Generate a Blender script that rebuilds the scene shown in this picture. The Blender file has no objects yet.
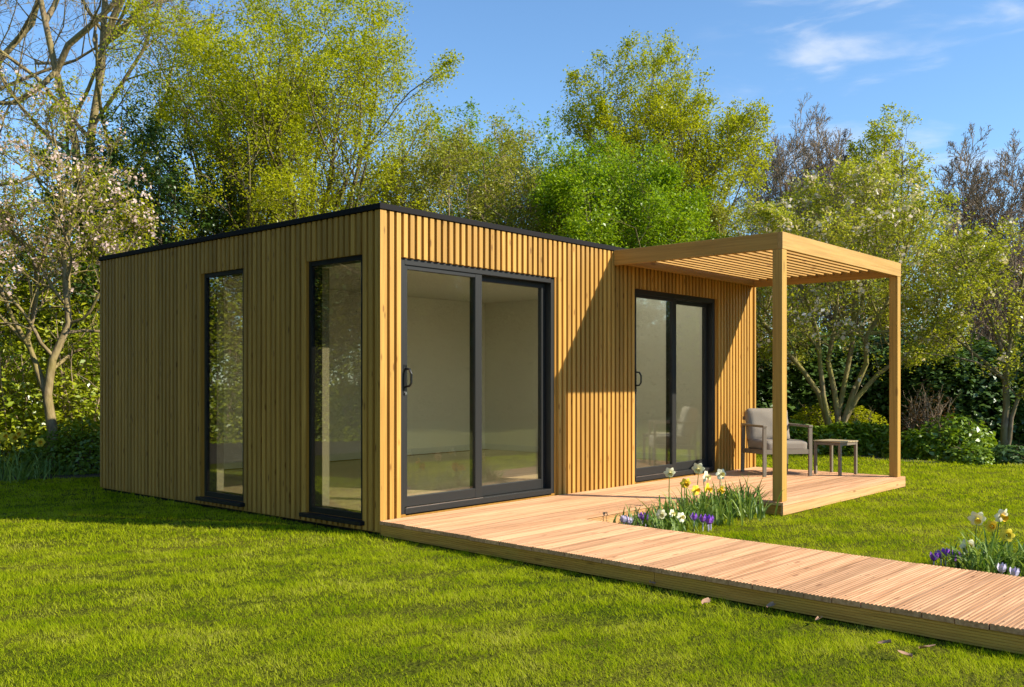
import bpy, bmesh, math, random
import numpy as np
from mathutils import Vector, Matrix

random.seed(7)
RNG = np.random.default_rng(11)
S = bpy.context.scene
COL = S.collection
PI = math.pi

# ------------------------------------------------------------------ camera facts
F, PX, HY, A = 938.06, 512.0, 382.29, 0.7236
CAM = np.array([-4.6148, -5.3947, 1.1543])
RGT = np.array([math.sin(A), -math.cos(A), 0.0])
FWD = np.array([math.cos(A), math.sin(A), 0.0])
SUN_D = np.array([-0.895, 1.7755, -1.255])           # travel direction of the sunlight


def W(px, py, d):
    """a point seen at pixel px,py at distance d in front of the camera (for surveying the plot)"""
    return CAM + d * (FWD + (px - PX) / F * RGT + np.array([0, 0, (HY - py) / F]))


def G(px, d):
    p = W(px, HY, d)
    return np.array([p[0], p[1], 0.0])


# ------------------------------------------------------------------ object helpers
def tag(o, label=None, cat=None, group=None, kind=None):
    if label: o['label'] = label
    if cat: o['category'] = cat
    if group: o['group'] = group
    if kind: o['kind'] = kind
    return o


def empty(name, loc=(0, 0, 0), rz=0.0):
    o = bpy.data.objects.new(name, None)
    o.empty_display_size = 0.2
    o.location = loc
    o.rotation_euler = (0, 0, rz)
    COL.objects.link(o)
    return o


def copy_tree(o, parent=None):
    c = o.copy()
    COL.objects.link(c)
    if parent is not None:
        c.parent = parent
    for ch in list(o.children):
        copy_tree(ch, c)
    return c


def mesh_obj(name, verts, faces, mat, parent=None, smooth=False, bevel=0.0):
    me = bpy.data.meshes.new(name)
    me.from_pydata([tuple(v) for v in verts], [], [tuple(f) for f in faces])
    me.update()
    return link_mesh(name, me, mat, parent, smooth, bevel)


def link_mesh(name, me, mat, parent=None, smooth=False, bevel=0.0):
    mats = mat if isinstance(mat, (list, tuple)) else [mat]
    for m in mats:
        me.materials.append(m)
    if smooth:
        me.polygons.foreach_set('use_smooth', np.ones(len(me.polygons), dtype=bool))
    o = bpy.data.objects.new(name, me)
    COL.objects.link(o)
    if parent is not None:
        o.parent = parent
    if bevel:
        b = o.modifiers.new('edge', 'BEVEL')
        b.width = bevel
        b.segments = 2
        b.limit_method = 'ANGLE'
    return o


def np_mesh(name, V, Fc, mat, parent=None, smooth=False):
    """V (N,3); Fc (M,k) all faces with k corners"""
    V = np.asarray(V, dtype=np.float32)
    Fc = np.asarray(Fc, dtype=np.int32)
    me = bpy.data.meshes.new(name)
    m, k = Fc.shape
    me.vertices.add(len(V))
    me.vertices.foreach_set('co', V.ravel())
    me.loops.add(m * k)
    me.loops.foreach_set('vertex_index', Fc.ravel())
    me.polygons.add(m)
    me.polygons.foreach_set('loop_start', np.arange(0, m * k, k, dtype=np.int32))
    try:
        me.polygons.foreach_set('loop_total', np.full(m, k, dtype=np.int32))
    except Exception:
        pass
    me.update(calc_edges=True)
    return link_mesh(name, me, mat, parent, smooth)


class MB:
    def __init__(self):
        self.v = []
        self.f = []

    def box(self, x0, x1, y0, y1, z0, z1, fn=None):
        n = len(self.v)
        pts = [(x, y, z) for z in (z0, z1) for y in (y0, y1) for x in (x0, x1)]
        if fn: pts = [fn(*p) for p in pts]
        self.v += pts
        self.f += [tuple(n + i for i in q) for q in ((0, 2, 3, 1), (4, 5, 7, 6), (0, 1, 5, 4), (2, 6, 7, 3), (0, 4, 6, 2), (1, 3, 7, 5))]
        return self

    def bar(self, p0, p1, w, h, up=(0, 0, 1)):
        p0, p1, up = Vector(p0), Vector(p1), Vector(up)
        t = (p1 - p0).normalized()
        s = t.cross(up)
        if s.length < 1e-4: s = t.cross(Vector((1, 0, 0)))
        s.normalize()
        u = s.cross(t)
        n = len(self.v)
        for p in (p0, p1):
            for a, b in ((-1, -1), (1, -1), (1, 1), (-1, 1)):
                self.v.append(tuple(p + s * (a * w / 2) + u * (b * h / 2)))
        self.f += [tuple(n + i for i in q) for q in ((0, 1, 2, 3), (7, 6, 5, 4), (0, 4, 5, 1), (1, 5, 6, 2), (2, 6, 7, 3), (3, 7, 4, 0))]
        return self

    def tube(self, pts, rad, s=8, cap=True):
        pts = [Vector(p) for p in pts]
        if not isinstance(rad, (list, tuple)): rad = [rad] * len(pts)
        n0 = len(self.v)
        ref = Vector((0.31, 0.17, 0.93))
        for i, p in enumerate(pts):
            t = (pts[min(i + 1, len(pts) - 1)] - pts[max(i - 1, 0)]).normalized()
            a = t.cross(ref)
            if a.length < 0.05: a = t.cross(Vector((1, 0, 0)))
            a.normalize()
            b = t.cross(a)
            for k in range(s):
                q = 2 * PI * k / s
                self.v.append(tuple(p + (a * math.cos(q) + b * math.sin(q)) * rad[i]))
        for i in range(len(pts) - 1):
            for k in range(s):
                self.f.append((n0 + i * s + k, n0 + i * s + (k + 1) % s, n0 + (i + 1) * s + (k + 1) % s, n0 + (i + 1) * s + k))
        if cap:
            self.f.append(tuple(n0 + k for k in range(s))[::-1])
            e = n0 + (len(pts) - 1) * s
            self.f.append(tuple(e + k for k in range(s)))
        return self

    def grid(self, P):
        """P[i][j] points"""
        n0 = len(self.v)
        a, b = len(P), len(P[0])
        for r in P: self.v += [tuple(p) for p in r]
        for i in range(a - 1):
            for j in range(b - 1):
                self.f.append((n0 + i * b + j, n0 + i * b + j + 1, n0 + (i + 1) * b + j + 1, n0 + (i + 1) * b + j))
        return self

    def build(self, name, mat, parent=None, smooth=False, bevel=0.0):
        return mesh_obj(name, self.v, self.f, mat, parent, smooth, bevel)


# ------------------------------------------------------------------ materials
def new_mat(name):
    m = bpy.data.materials.new(name)
    m.use_nodes = True
    nt = m.node_tree
    nt.nodes.clear()
    out = nt.nodes.new('ShaderNodeOutputMaterial')
    return m, nt, out


def N(nt, t, **kw):
    n = nt.nodes.new(t)
    for k, v in kw.items():
        if k.startswith('i_'):
            n.inputs[k[2:].replace('_', ' ')].default_value = v
        else:
            setattr(n, k, v)
    return n


def ramp(nt, stops):
    r = nt.nodes.new('ShaderNodeValToRGB')
    while len(r.color_ramp.elements) < len(stops): r.color_ramp.elements.new(0.5)
    for e, (p, c) in zip(r.color_ramp.elements, stops):
        e.position = p
        e.color = c if len(c) == 4 else (*c, 1)
    return r


def mixc(nt, fac, a, b, mode='MIX'):
    m = nt.nodes.new('ShaderNodeMix')
    m.data_type = 'RGBA'
    m.blend_type = mode
    for sock, v in ((m.inputs[0], fac), (m.inputs[6], a), (m.inputs[7], b)):
        if hasattr(v, 'is_output') or isinstance(v, bpy.types.NodeSocket): nt.links.new(v, sock)
        elif isinstance(v, (int, float)): sock.default_value = v
        else: sock.default_value = (*v, 1)
    return m.outputs[2]


def math_n(nt, op, a, b=None):
    m = nt.nodes.new('ShaderNodeMath')
    m.operation = op
    for sock, v in ((m.inputs[0], a), (m.inputs[1], b)):
        if v is None: continue
        if isinstance(v, bpy.types.NodeSocket): nt.links.new(v, sock)
        else: sock.default_value = v
    return m.outputs[0]


def plain(name, col, rough=0.5, metal=0.0, spec=0.5, noise=0.0, nscale=20.0, bump=0.0):
    m, nt, out = new_mat(name)
    b = N(nt, 'ShaderNodeBsdfPrincipled')
    b.inputs['Roughness'].default_value = rough
    b.inputs['Metallic'].default_value = metal
    b.inputs['Specular IOR Level'].default_value = spec
    if noise or bump:
        tc = N(nt, 'ShaderNodeTexCoord')
        nz = N(nt, 'ShaderNodeTexNoise')
        nz.inputs['Scale'].default_value = nscale
        nz.inputs['Detail'].default_value = 6
        nt.links.new(tc.outputs['Object'], nz.inputs['Vector'])
        c = mixc(nt, nz.outputs['Fac'], tuple(x * (1 - noise) for x in col), tuple(min(1, x * (1 + noise)) for x in col))
        nt.links.new(c, b.inputs['Base Color'])
        if bump:
            bp = N(nt, 'ShaderNodeBump')
            bp.inputs['Strength'].default_value = bump
            bp.inputs['Distance'].default_value = 0.01
            nt.links.new(nz.outputs['Fac'], bp.inputs['Height'])
            nt.links.new(bp.outputs[0], b.inputs['Normal'])
    else:
        b.inputs['Base Color'].default_value = (*col, 1)
    nt.links.new(b.outputs[0], out.inputs[0])
    return m


def wood(name, ca, cb, axis=2, rough=0.55, vary=0.35, grain=0.35, knots=0.6, gscale=1.0, green=None, spec=0.3, knot_scale=1.0):
    """axis = direction of the grain (0,1,2); colour varies per board (each board is a mesh island)"""
    m, nt, out = new_mat(name)
    b = N(nt, 'ShaderNodeBsdfPrincipled')
    b.inputs['Roughness'].default_value = rough
    b.inputs['Specular IOR Level'].default_value = spec
    tc = N(nt, 'ShaderNodeTexCoord')
    geo = N(nt, 'ShaderNodeNewGeometry')
    off = N(nt, 'ShaderNodeVectorMath', operation='SCALE')
    comb = N(nt, 'ShaderNodeCombineXYZ')
    for i in range(3):
        nt.links.new(math_n(nt, 'MULTIPLY', geo.outputs['Random Per Island'], (17.3, 31.7, 23.1)[i]), comb.inputs[i])
    add = N(nt, 'ShaderNodeVectorMath', operation='ADD')
    nt.links.new(tc.outputs['Object'], add.inputs[0])
    nt.links.new(comb.outputs[0], add.inputs[1])
    mp = N(nt, 'ShaderNodeMapping')
    sc = [60 * gscale] * 3
    sc[axis] = 1.6 * gscale
    mp.inputs['Scale'].default_value = sc
    nt.links.new(add.outputs[0], mp.inputs[0])
    nz = N(nt, 'ShaderNodeTexNoise')
    nz.inputs['Scale'].default_value = 1.0
    nz.inputs['Detail'].default_value = 5
    nz.inputs['Distortion'].default_value = 0.6
    nt.links.new(mp.outputs[0], nz.inputs['Vector'])
    # big tonal drift along the board
    mp2 = N(nt, 'ShaderNodeMapping')
    sc2 = [6.0] * 3
    sc2[axis] = 0.8
    mp2.inputs['Scale'].default_value = sc2
    nt.links.new(add.outputs[0], mp2.inputs[0])
    nz2 = N(nt, 'ShaderNodeTexNoise')
    nz2.inputs['Scale'].default_value = 1.0
    nz2.inputs['Detail'].default_value = 2
    nt.links.new(mp2.outputs[0], nz2.inputs['Vector'])
    base = mixc(nt, nz2.outputs['Fac'], ca, cb)
    rp = ramp(nt, [(0.0, (1 - vary,) * 3), (1.0, (1 + vary * 0.5,) * 3)])
    nt.links.new(geo.outputs['Random Per Island'], rp.inputs[0])
    base = mixc(nt, 1.0, base, rp.outputs[0], 'MULTIPLY')
    gr = ramp(nt, [(0.3, (1 - grain, 1 - grain * 1.12, 1 - grain * 1.3)), (0.62, (1, 1, 1))])
    nt.links.new(nz.outputs['Fac'], gr.inputs[0])
    base = mixc(nt, 1.0, base, gr.outputs[0], 'MULTIPLY')
    if knots:
        mp3 = N(nt, 'ShaderNodeMapping')
        s3 = [11.0 * knot_scale] * 3
        s3[axis] = 3.2 * knot_scale
        mp3.inputs['Scale'].default_value = s3
        nt.links.new(add.outputs[0], mp3.inputs[0])
        vo = N(nt, 'ShaderNodeTexVoronoi')
        vo.inputs['Scale'].default_value = 1.0
        nt.links.new(mp3.outputs[0], vo.inputs['Vector'])
        kr = ramp(nt, [(0.07, (1 - knots, 1 - knots * 1.15, 1 - knots * 1.2)), (0.16, (1, 1, 1))])
        nt.links.new(vo.outputs['Distance'], kr.inputs[0])
        base = mixc(nt, 1.0, base, kr.outputs[0], 'MULTIPLY')
    if green:
        gz = N(nt, 'ShaderNodeTexNoise')
        gz.inputs['Scale'].default_value = 2.5
        gz.inputs['Detail'].default_value = 5
        nt.links.new(tc.outputs['Object'], gz.inputs['Vector'])
        g2 = ramp(nt, [(0.42, (0, 0, 0)), (0.68, (1, 1, 1))])
        nt.links.new(gz.outputs['Fac'], g2.inputs[0])
        base = mixc(nt, math_n(nt, 'MULTIPLY', g2.outputs[0], 0.6), base, green)
    nt.links.new(base, b.inputs['Base Color'])
    bp = N(nt, 'ShaderNodeBump')
    bp.inputs['Strength'].default_value = 0.25
    bp.inputs['Distance'].default_value = 0.004
    nt.links.new(nz.outputs['Fac'], bp.inputs['Height'])
    nt.links.new(bp.outputs[0], b.inputs['Normal'])
    nt.links.new(b.outputs[0], out.inputs[0])
    return m


def leaf_mat(name, ca, cb, trans=0.35, gloss=0.06, rough=0.4, patch=0.6, patch_scale=0.9, cc=None):
    m, nt, out = new_mat(name)
    geo = N(nt, 'ShaderNodeNewGeometry')
    tc = N(nt, 'ShaderNodeTexCoord')
    nz = N(nt, 'ShaderNodeTexNoise')
    nz.inputs['Scale'].default_value = patch_scale
    nz.inputs['Detail'].default_value = 3
    nt.links.new(tc.outputs['Object'], nz.inputs['Vector'])
    f = math_n(nt, 'ADD', math_n(nt, 'MULTIPLY', geo.outputs['Random Per Island'], 1 - patch),
               math_n(nt, 'MULTIPLY', math_n(nt, 'ADD', math_n(nt, 'MULTIPLY', nz.outputs['Fac'], 2.2), -0.6), patch))
    stops = [(0.1, ca), (0.9, cb)] if cc is None else [(0.1, ca), (0.6, cb), (0.95, cc)]
    r = ramp(nt, stops)
    nt.links.new(f, r.inputs[0])
    d = N(nt, 'ShaderNodeBsdfDiffuse')
    t = N(nt, 'ShaderNodeBsdfTranslucent')
    nt.links.new(r.outputs[0], d.inputs[0])
    tcol = mixc(nt, 1.0, r.outputs[0], (1.25, 1.25, 0.6), 'MULTIPLY')
    nt.links.new(tcol, t.inputs[0])
    mx = N(nt, 'ShaderNodeMixShader')
    mx.inputs[0].default_value = trans
    nt.links.new(d.outputs[0], mx.inputs[1])
    nt.links.new(t.outputs[0], mx.inputs[2])
    sh = mx.outputs[0]
    if gloss:
        g = N(nt, 'ShaderNodeBsdfGlossy')
        g.inputs['Roughness'].default_value = rough
        g.inputs['Color'].default_value = (0.9, 0.95, 1, 1)
        mx2 = N(nt, 'ShaderNodeMixShader')
        mx2.inputs[0].default_value = gloss
        nt.links.new(sh, mx2.inputs[1])
        nt.links.new(g.outputs[0], mx2.inputs[2])
        sh = mx2.outputs[0]
    nt.links.new(sh, out.inputs[0])
    return m


def bark_mat(name, ca, cb, moss=None, mossamt=0.5):
    m, nt, out = new_mat(name)
    b = N(nt, 'ShaderNodeBsdfPrincipled')
    b.inputs['Roughness'].default_value = 0.85
    b.inputs['Specular IOR Level'].default_value = 0.15
    tc = N(nt, 'ShaderNodeTexCoord')
    mp = N(nt, 'ShaderNodeMapping')
    mp.inputs['Scale'].default_value = (14, 14, 5)
    nt.links.new(tc.outputs['Object'], mp.inputs[0])
    nz = N(nt, 'ShaderNodeTexNoise')
    nz.inputs['Scale'].default_value = 1.5
    nz.inputs['Detail'].default_value = 6
    nt.links.new(mp.outputs[0], nz.inputs['Vector'])
    r = ramp(nt, [(0.3, ca), (0.7, cb)])
    nt.links.new(nz.outputs['Fac'], r.inputs[0])
    c = r.outputs[0]
    if moss:
        n2 = N(nt, 'ShaderNodeTexNoise')
        n2.inputs['Scale'].default_value = 2.5
        n2.inputs['Detail'].default_value = 4
        nt.links.new(tc.outputs['Object'], n2.inputs['Vector'])
        r2 = ramp(nt, [(0.38, (0, 0, 0)), (0.62, (mossamt,) * 3)])
        nt.links.new(n2.outputs['Fac'], r2.inputs[0])
        c = mixc(nt, r2.outputs[0], c, moss)
    nt.links.new(c, b.inputs['Base Color'])
    bp = N(nt, 'ShaderNodeBump')
    bp.inputs['Strength'].default_value = 0.6
    bp.inputs['Distance'].default_value = 0.02
    nt.links.new(nz.outputs['Fac'], bp.inputs['Height'])
    nt.links.new(bp.outputs[0], b.inputs['Normal'])
    nt.links.new(b.outputs[0], out.inputs[0])
    return m


def glass_mat(name, tint, base, edge):
    m, nt, out = new_mat(name)
    lw = N(nt, 'ShaderNodeLayerWeight')
    lw.inputs['Blend'].default_value = 0.5
    f = math_n(nt, 'POWER', lw.outputs['Facing'], 3.0)
    f = math_n(nt, 'ADD', math_n(nt, 'MULTIPLY', f, edge), base)
    t = N(nt, 'ShaderNodeBsdfTransparent')
    t.inputs[0].default_value = (*tint, 1)
    g = N(nt, 'ShaderNodeBsdfGlossy')
    g.inputs['Roughness'].default_value = 0.0
    tc = N(nt, 'ShaderNodeTexCoord')
    nz = N(nt, 'ShaderNodeTexNoise')
    nz.inputs['Scale'].default_value = 1.4
    nt.links.new(tc.outputs['Object'], nz.inputs['Vector'])
    bp = N(nt, 'ShaderNodeBump')
    bp.inputs['Strength'].default_value = 0.02
    bp.inputs['Distance'].default_value = 0.01
    nt.links.new(nz.outputs['Fac'], bp.inputs['Height'])
    nt.links.new(bp.outputs[0], g.inputs['Normal'])
    g.inputs['Color'].default_value = (0.93, 0.97, 0.93, 1)
    mx = N(nt, 'ShaderNodeMixShader')
    nt.links.new(f, mx.inputs[0])
    nt.links.new(t.outputs[0], mx.inputs[1])
    nt.links.new(g.outputs[0], mx.inputs[2])
    nt.links.new(mx.outputs[0], out.inputs[0])
    return m


M = {}
M['cladding'] = wood('cladding_wood', (0.475, 0.252, 0.048), (0.595, 0.338, 0.074), axis=2, vary=0.26, grain=0.28, knots=0.5, knot_scale=1.25)
M['backing'] = wood('backing_wood', (0.34, 0.165, 0.024), (0.40, 0.20, 0.032), axis=2, vary=0.1, grain=0.25, knots=0.0)
M['post'] = wood('post_wood', (0.47, 0.265, 0.055), (0.57, 0.345, 0.085), axis=2, vary=0.1, grain=0.22, knots=0.35, knot_scale=0.7)
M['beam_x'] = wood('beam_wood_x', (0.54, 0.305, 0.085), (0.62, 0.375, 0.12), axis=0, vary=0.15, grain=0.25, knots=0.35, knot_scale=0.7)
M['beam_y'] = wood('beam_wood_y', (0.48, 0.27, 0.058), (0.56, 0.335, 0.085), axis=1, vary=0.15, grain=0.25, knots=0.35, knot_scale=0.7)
M['deck'] = wood('deck_wood', (0.59, 0.305, 0.16), (0.72, 0.425, 0.235), axis=0, vary=0.30, grain=0.40, knots=0.40, rough=0.7, gscale=0.8, spec=0.2)
M['deck_terrace'] = wood('terrace_wood', (0.59, 0.305, 0.16), (0.72, 0.425, 0.235), axis=0, vary=0.26, grain=0.40, knots=0.15, rough=0.7, gscale=0.8, spec=0.2)
M['fascia'] = wood('fascia_wood', (0.58, 0.30, 0.06), (0.66, 0.36, 0.085), axis=1, vary=0.1, grain=0.3, knots=0.4, green=(0.50, 0.32, 0.06), rough=0.75, spec=0.2)
M['fascia_x'] = wood('fascia_wood_x', (0.60, 0.33, 0.14), (0.72, 0.43, 0.20), axis=0, vary=0.15, grain=0.3, knots=0.4, rough=0.75, spec=0.2)
M['floor'] = wood('floor_wood', (0.58, 0.47, 0.33), (0.64, 0.53, 0.38), axis=0, vary=0.12, grain=0.2, knots=0.0, rough=0.4)
M['black'] = plain('black_trim', (0.010, 0.009, 0.010), 0.7, spec=0.15)
M['anthracite'] = plain('anthracite_aluminium', (0.020, 0.020, 0.019), 0.45, spec=0.3, noise=0.06, nscale=60)
M['win_black'] = plain('black_window_frame', (0.008, 0.008, 0.009), 0.5, spec=0.2)
M['handle'] = plain('black_handle', (0.008, 0.008, 0.008), 0.3)
M['steel'] = plain('lock_steel', (0.55, 0.55, 0.55), 0.3, 1.0)
M['plaster'] = plain('plaster', (0.90, 0.87, 0.74), 0.9, noise=0.04, nscale=3)
M['reveal'] = plain('window_reveal', (0.40, 0.37, 0.30), 0.8)
M['white_trim'] = plain('white_trim', (0.78, 0.77, 0.72), 0.6)
M['glass'] = glass_mat('door_glass', (0.95, 0.94, 0.86), 0.115, 0.7)
M['glass_side'] = glass_mat('window_glass', (0.64, 0.64, 0.58), 0.09, 0.7)
M['roof'] = plain('roof_membrane', (0.03, 0.03, 0.03), 0.8, noise=0.2, nscale=4)
M['chair_frame'] = plain('taupe_metal', (0.20, 0.165, 0.12), 0.45, noise=0.06, nscale=50)
M['cushion'] = plain('cushion_fabric', (0.28, 0.24, 0.195), 0.95, spec=0.1, noise=0.10, nscale=240, bump=0.3)
M['table_top'] = plain('table_top_timber', (0.42, 0.33, 0.18), 0.55, noise=0.12, nscale=30)
M['soil'] = plain('soil', (0.045, 0.032, 0.020), 0.95, noise=0.5, nscale=25, bump=0.8)
M['dry_leaf'] = plain('dry_leaf', (0.42, 0.24, 0.14), 0.8, noise=0.25, nscale=60)

m, nt, out = new_mat('opal_fill_pane')  # translucent sheet that spreads fill light from the added roof opening
t = N(nt, 'ShaderNodeBsdfTranslucent')
t.inputs[0].default_value = (0.85, 0.85, 0.82, 1)
nt.links.new(t.outputs[0], out.inputs[0])
M['opal'] = m
# ground
m, nt, out = new_mat('lawn_ground')
b = N(nt, 'ShaderNodeBsdfPrincipled')
b.inputs['Roughness'].default_value = 0.95
b.inputs['Specular IOR Level'].default_value = 0.05
tc = N(nt, 'ShaderNodeTexCoord')
n1 = N(nt, 'ShaderNodeTexNoise'); n1.inputs['Scale'].default_value = 0.8; n1.inputs['Detail'].default_value = 6
n2 = N(nt, 'ShaderNodeTexNoise'); n2.inputs['Scale'].default_value = 45; n2.inputs['Detail'].default_value = 5
nt.links.new(tc.outputs['Object'], n1.inputs['Vector']); nt.links.new(tc.outputs['Object'], n2.inputs['Vector'])
r1 = ramp(nt, [(0.3, (0.06, 0.085, 0.006)), (0.7, (0.15, 0.15, 0.02))])
nt.links.new(n1.outputs['Fac'], r1.inputs[0])
r2 = ramp(nt, [(0.3, (0.45, 0.45, 0.4)), (0.75, (1.25, 1.2, 1.0))])
nt.links.new(n2.outputs['Fac'], r2.inputs[0])
nt.links.new(mixc(nt, 1.0, r1.outputs[0], r2.outputs[0], 'MULTIPLY'), b.inputs['Base Color'])
bp = N(nt, 'ShaderNodeBump'); bp.inputs['Strength'].default_value = 0.8; bp.inputs['Distance'].default_value = 0.03
nt.links.new(n2.outputs['Fac'], bp.inputs['Height']); nt.links.new(bp.outputs[0], b.inputs['Normal'])
nt.links.new(b.outputs[0], out.inputs[0])
M['ground'] = m

M['grass'] = leaf_mat('grass_blades', (0.12, 0.225, 0.004), (0.46, 0.52, 0.012), trans=0.45, gloss=0.0, patch=0.55, patch_scale=2.2, cc=(0.50, 0.47, 0.11))
M['yellowgreen'] = leaf_mat('spring_leaf', (0.27, 0.315, 0.008), (0.51, 0.51, 0.016), trans=0.5, gloss=0.02)
M['oakleaf'] = leaf_mat('oak_leaf', (0.26, 0.30, 0.008), (0.48, 0.48, 0.018), trans=0.5, gloss=0.02)
M['hawthorn'] = leaf_mat('hawthorn_leaf', (0.14, 0.26, 0.008), (0.33, 0.44, 0.014), trans=0.45, gloss=0.03)
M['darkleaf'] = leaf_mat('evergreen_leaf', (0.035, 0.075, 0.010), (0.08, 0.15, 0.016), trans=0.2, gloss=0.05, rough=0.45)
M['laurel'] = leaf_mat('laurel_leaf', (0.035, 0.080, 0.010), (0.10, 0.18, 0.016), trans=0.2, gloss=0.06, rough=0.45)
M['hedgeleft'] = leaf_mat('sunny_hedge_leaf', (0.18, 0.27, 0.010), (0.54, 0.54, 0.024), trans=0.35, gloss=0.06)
M['magleaf'] = leaf_mat('magnolia_leaf', (0.28, 0.33, 0.018), (0.52, 0.51, 0.05), trans=0.45, gloss=0.03)
M['paleleaf'] = leaf_mat('pale_leaf', (0.24, 0.27, 0.025), (0.44, 0.43, 0.07), trans=0.4, gloss=0.02)
M['blossom'] = leaf_mat('pink_blossom', (0.60, 0.41, 0.39), (0.80, 0.66, 0.62), trans=0.35, gloss=0.0)
M['whiteblossom'] = leaf_mat('white_blossom', (0.62, 0.50, 0.42), (0.80, 0.74, 0.64), trans=0.35, gloss=0.0)
M['shrubleaf'] = leaf_mat('shrub_leaf', (0.10, 0.19, 0.010), (0.28, 0.38, 0.018), trans=0.35, gloss=0.05)
M['strap'] = leaf_mat('strap_leaf', (0.08, 0.16, 0.025), (0.36, 0.46, 0.12), trans=0.3, gloss=0.015, patch=0.3)
M['redleaf'] = leaf_mat('brown_red_leaf', (0.10, 0.045, 0.02), (0.20, 0.12, 0.04), trans=0.3, gloss=0.04)
M['purpletwig'] = leaf_mat('bud', (0.16, 0.11, 0.10), (0.26, 0.19, 0.16), trans=0.2, gloss=0.0)
M['bark'] = bark_mat('bark', (0.09, 0.065, 0.042), (0.24, 0.19, 0.13), moss=(0.16, 0.15, 0.035), mossamt=0.6)
M['bark_grey'] = bark_mat('bark_grey', (0.15, 0.105, 0.06), (0.34, 0.26, 0.15), moss=(0.27, 0.23, 0.05), mossamt=0.5)
M['bark_mag'] = bark_mat('bark_magnolia', (0.14, 0.11, 0.06), (0.32, 0.26, 0.15), moss=(0.30, 0.28, 0.06), mossamt=0.7)
M['bark_twig'] = bark_mat('bark_twig', (0.24, 0.175, 0.115), (0.40, 0.31, 0.21))
M['daff_white'] = plain('cream_petal', (0.80, 0.76, 0.56), 0.7, spec=0.1)
M['daff_yellow'] = plain('yellow_petal', (0.80, 0.62, 0.06), 0.7, spec=0.1)
M['cup_pale'] = plain('pale_trumpet', (0.80, 0.70, 0.30), 0.7, spec=0.1)
M['daff_cup'] = plain('trumpet_yellow', (0.80, 0.48, 0.02), 0.7, spec=0.1)
M['crocus'] = plain('purple_petal', (0.30, 0.10, 0.58), 0.6, spec=0.2, noise=0.3, nscale=80)
M['crocus_pale'] = plain('pale_lilac_petal', (0.62, 0.56, 0.74), 0.6, spec=0.2, noise=0.2, nscale=80)
M['crocus_cup'] = plain('stamen_orange', (0.75, 0.30, 0.02), 0.7)
M['stem'] = plain('flower_stem', (0.10, 0.16, 0.03), 0.7, spec=0.2)

# ------------------------------------------------------------------ sun, sky, camera
S.view_settings.view_transform = 'Standard'
S.view_settings.look = 'None'
S.view_settings.gamma = 1.0
S.view_settings.use_curve_mapping = False
S.view_settings.exposure = 0.72

sd = Vector(SUN_D).normalized()
elev = math.asin(-sd.z)
rot = math.atan2(-sd.x, -sd.y)
L = bpy.data.lights.new('sun', 'SUN')
L.energy = 5.0
L.angle = math.radians(0.5)
L.color = (1.0, 0.91, 0.73)
lo = bpy.data.objects.new('sun', L)
lo.rotation_euler = sd.to_track_quat('-Z', 'Y').to_euler()
lo.location = (10, -20, 20)
COL.objects.link(lo)

w = bpy.data.worlds.new('World')
S.world = w
w.use_nodes = True
nt = w.node_tree
nt.nodes.clear()
wo = nt.nodes.new('ShaderNodeOutputWorld')
bg = nt.nodes.new('ShaderNodeBackground')
bg.inputs[1].default_value = 0.10
sky = nt.nodes.new('ShaderNodeTexSky')
sky.sky_type = 'NISHITA'
sky.sun_disc = False
sky.sun_elevation = elev
sky.sun_rotation = rot
sky.air_density = 1.0
sky.dust_density = 0.0
sky.ozone_density = 2.5
# wisps of cloud: noise on the view direction, gathered in one region of the sky
tc = nt.nodes.new('ShaderNodeTexCoord')
cd = FWD + 0.40 * RGT + np.array([0, 0, 0.355]); cd /= np.linalg.norm(cd)
dt = nt.nodes.new('ShaderNodeVectorMath'); dt.operation = 'DOT_PRODUCT'
nt.links.new(tc.outputs['Generated'], dt.inputs[0]); dt.inputs[1].default_value = tuple(cd)
mr = nt.nodes.new('ShaderNodeMapRange'); mr.interpolation_type = 'SMOOTHSTEP'
mr.inputs[1].default_value = math.cos(math.radians(11)); mr.inputs[2].default_value = math.cos(math.radians(3))
nt.links.new(dt.outputs['Value'], mr.inputs[0])
mp = nt.nodes.new('ShaderNodeMapping'); mp.inputs['Scale'].default_value = (7.5, 7.5, 30)
mp.inputs['Location'].default_value = (3.1, 0.5, 2.5)
mp.inputs['Rotation'].default_value = (0.10, -0.06, 0)
nt.links.new(tc.outputs['Generated'], mp.inputs[0])
cn = nt.nodes.new('ShaderNodeTexNoise'); cn.inputs['Scale'].default_value = 1.0; cn.inputs['Detail'].default_value = 7
cn.inputs['Roughness'].default_value = 0.52; cn.inputs['Distortion'].default_value = 0.35
nt.links.new(mp.outputs[0], cn.inputs['Vector'])
cr = nt.nodes.new('ShaderNodeMapRange'); cr.interpolation_type = 'SMOOTHSTEP'
cr.inputs[1].default_value = 0.44; cr.inputs[2].default_value = 0.74
nt.links.new(cn.outputs['Fac'], cr.inputs[0])
mm = math_n(nt, 'MULTIPLY', cr.outputs[0], mr.outputs[0])
# a thin veil everywhere low down
mm = math_n(nt, 'MULTIPLY', mm, 0.6)
skyc = mixc(nt, 1.0, sky.outputs[0], (1.0, 1.22, 1.36), 'MULTIPLY')
cl = mixc(nt, mm, skyc, (6.6, 6.7, 6.9))
nt.links.new(cl, bg.inputs[0])
nt.links.new(bg.outputs[0], wo.inputs[0])

cam = bpy.data.cameras.new('camera')
cam.sensor_width = 36
cam.lens = 36 * F / 1024
cam.shift_y = (HY - 343.5) / 1024
cam.clip_start = 0.05
cam.clip_end = 2000
co = bpy.data.objects.new('camera', cam)
co.location = tuple(CAM)
co.rotation_euler = (PI / 2, 0, A - PI / 2)
COL.objects.link(co)
S.camera = co

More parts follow.
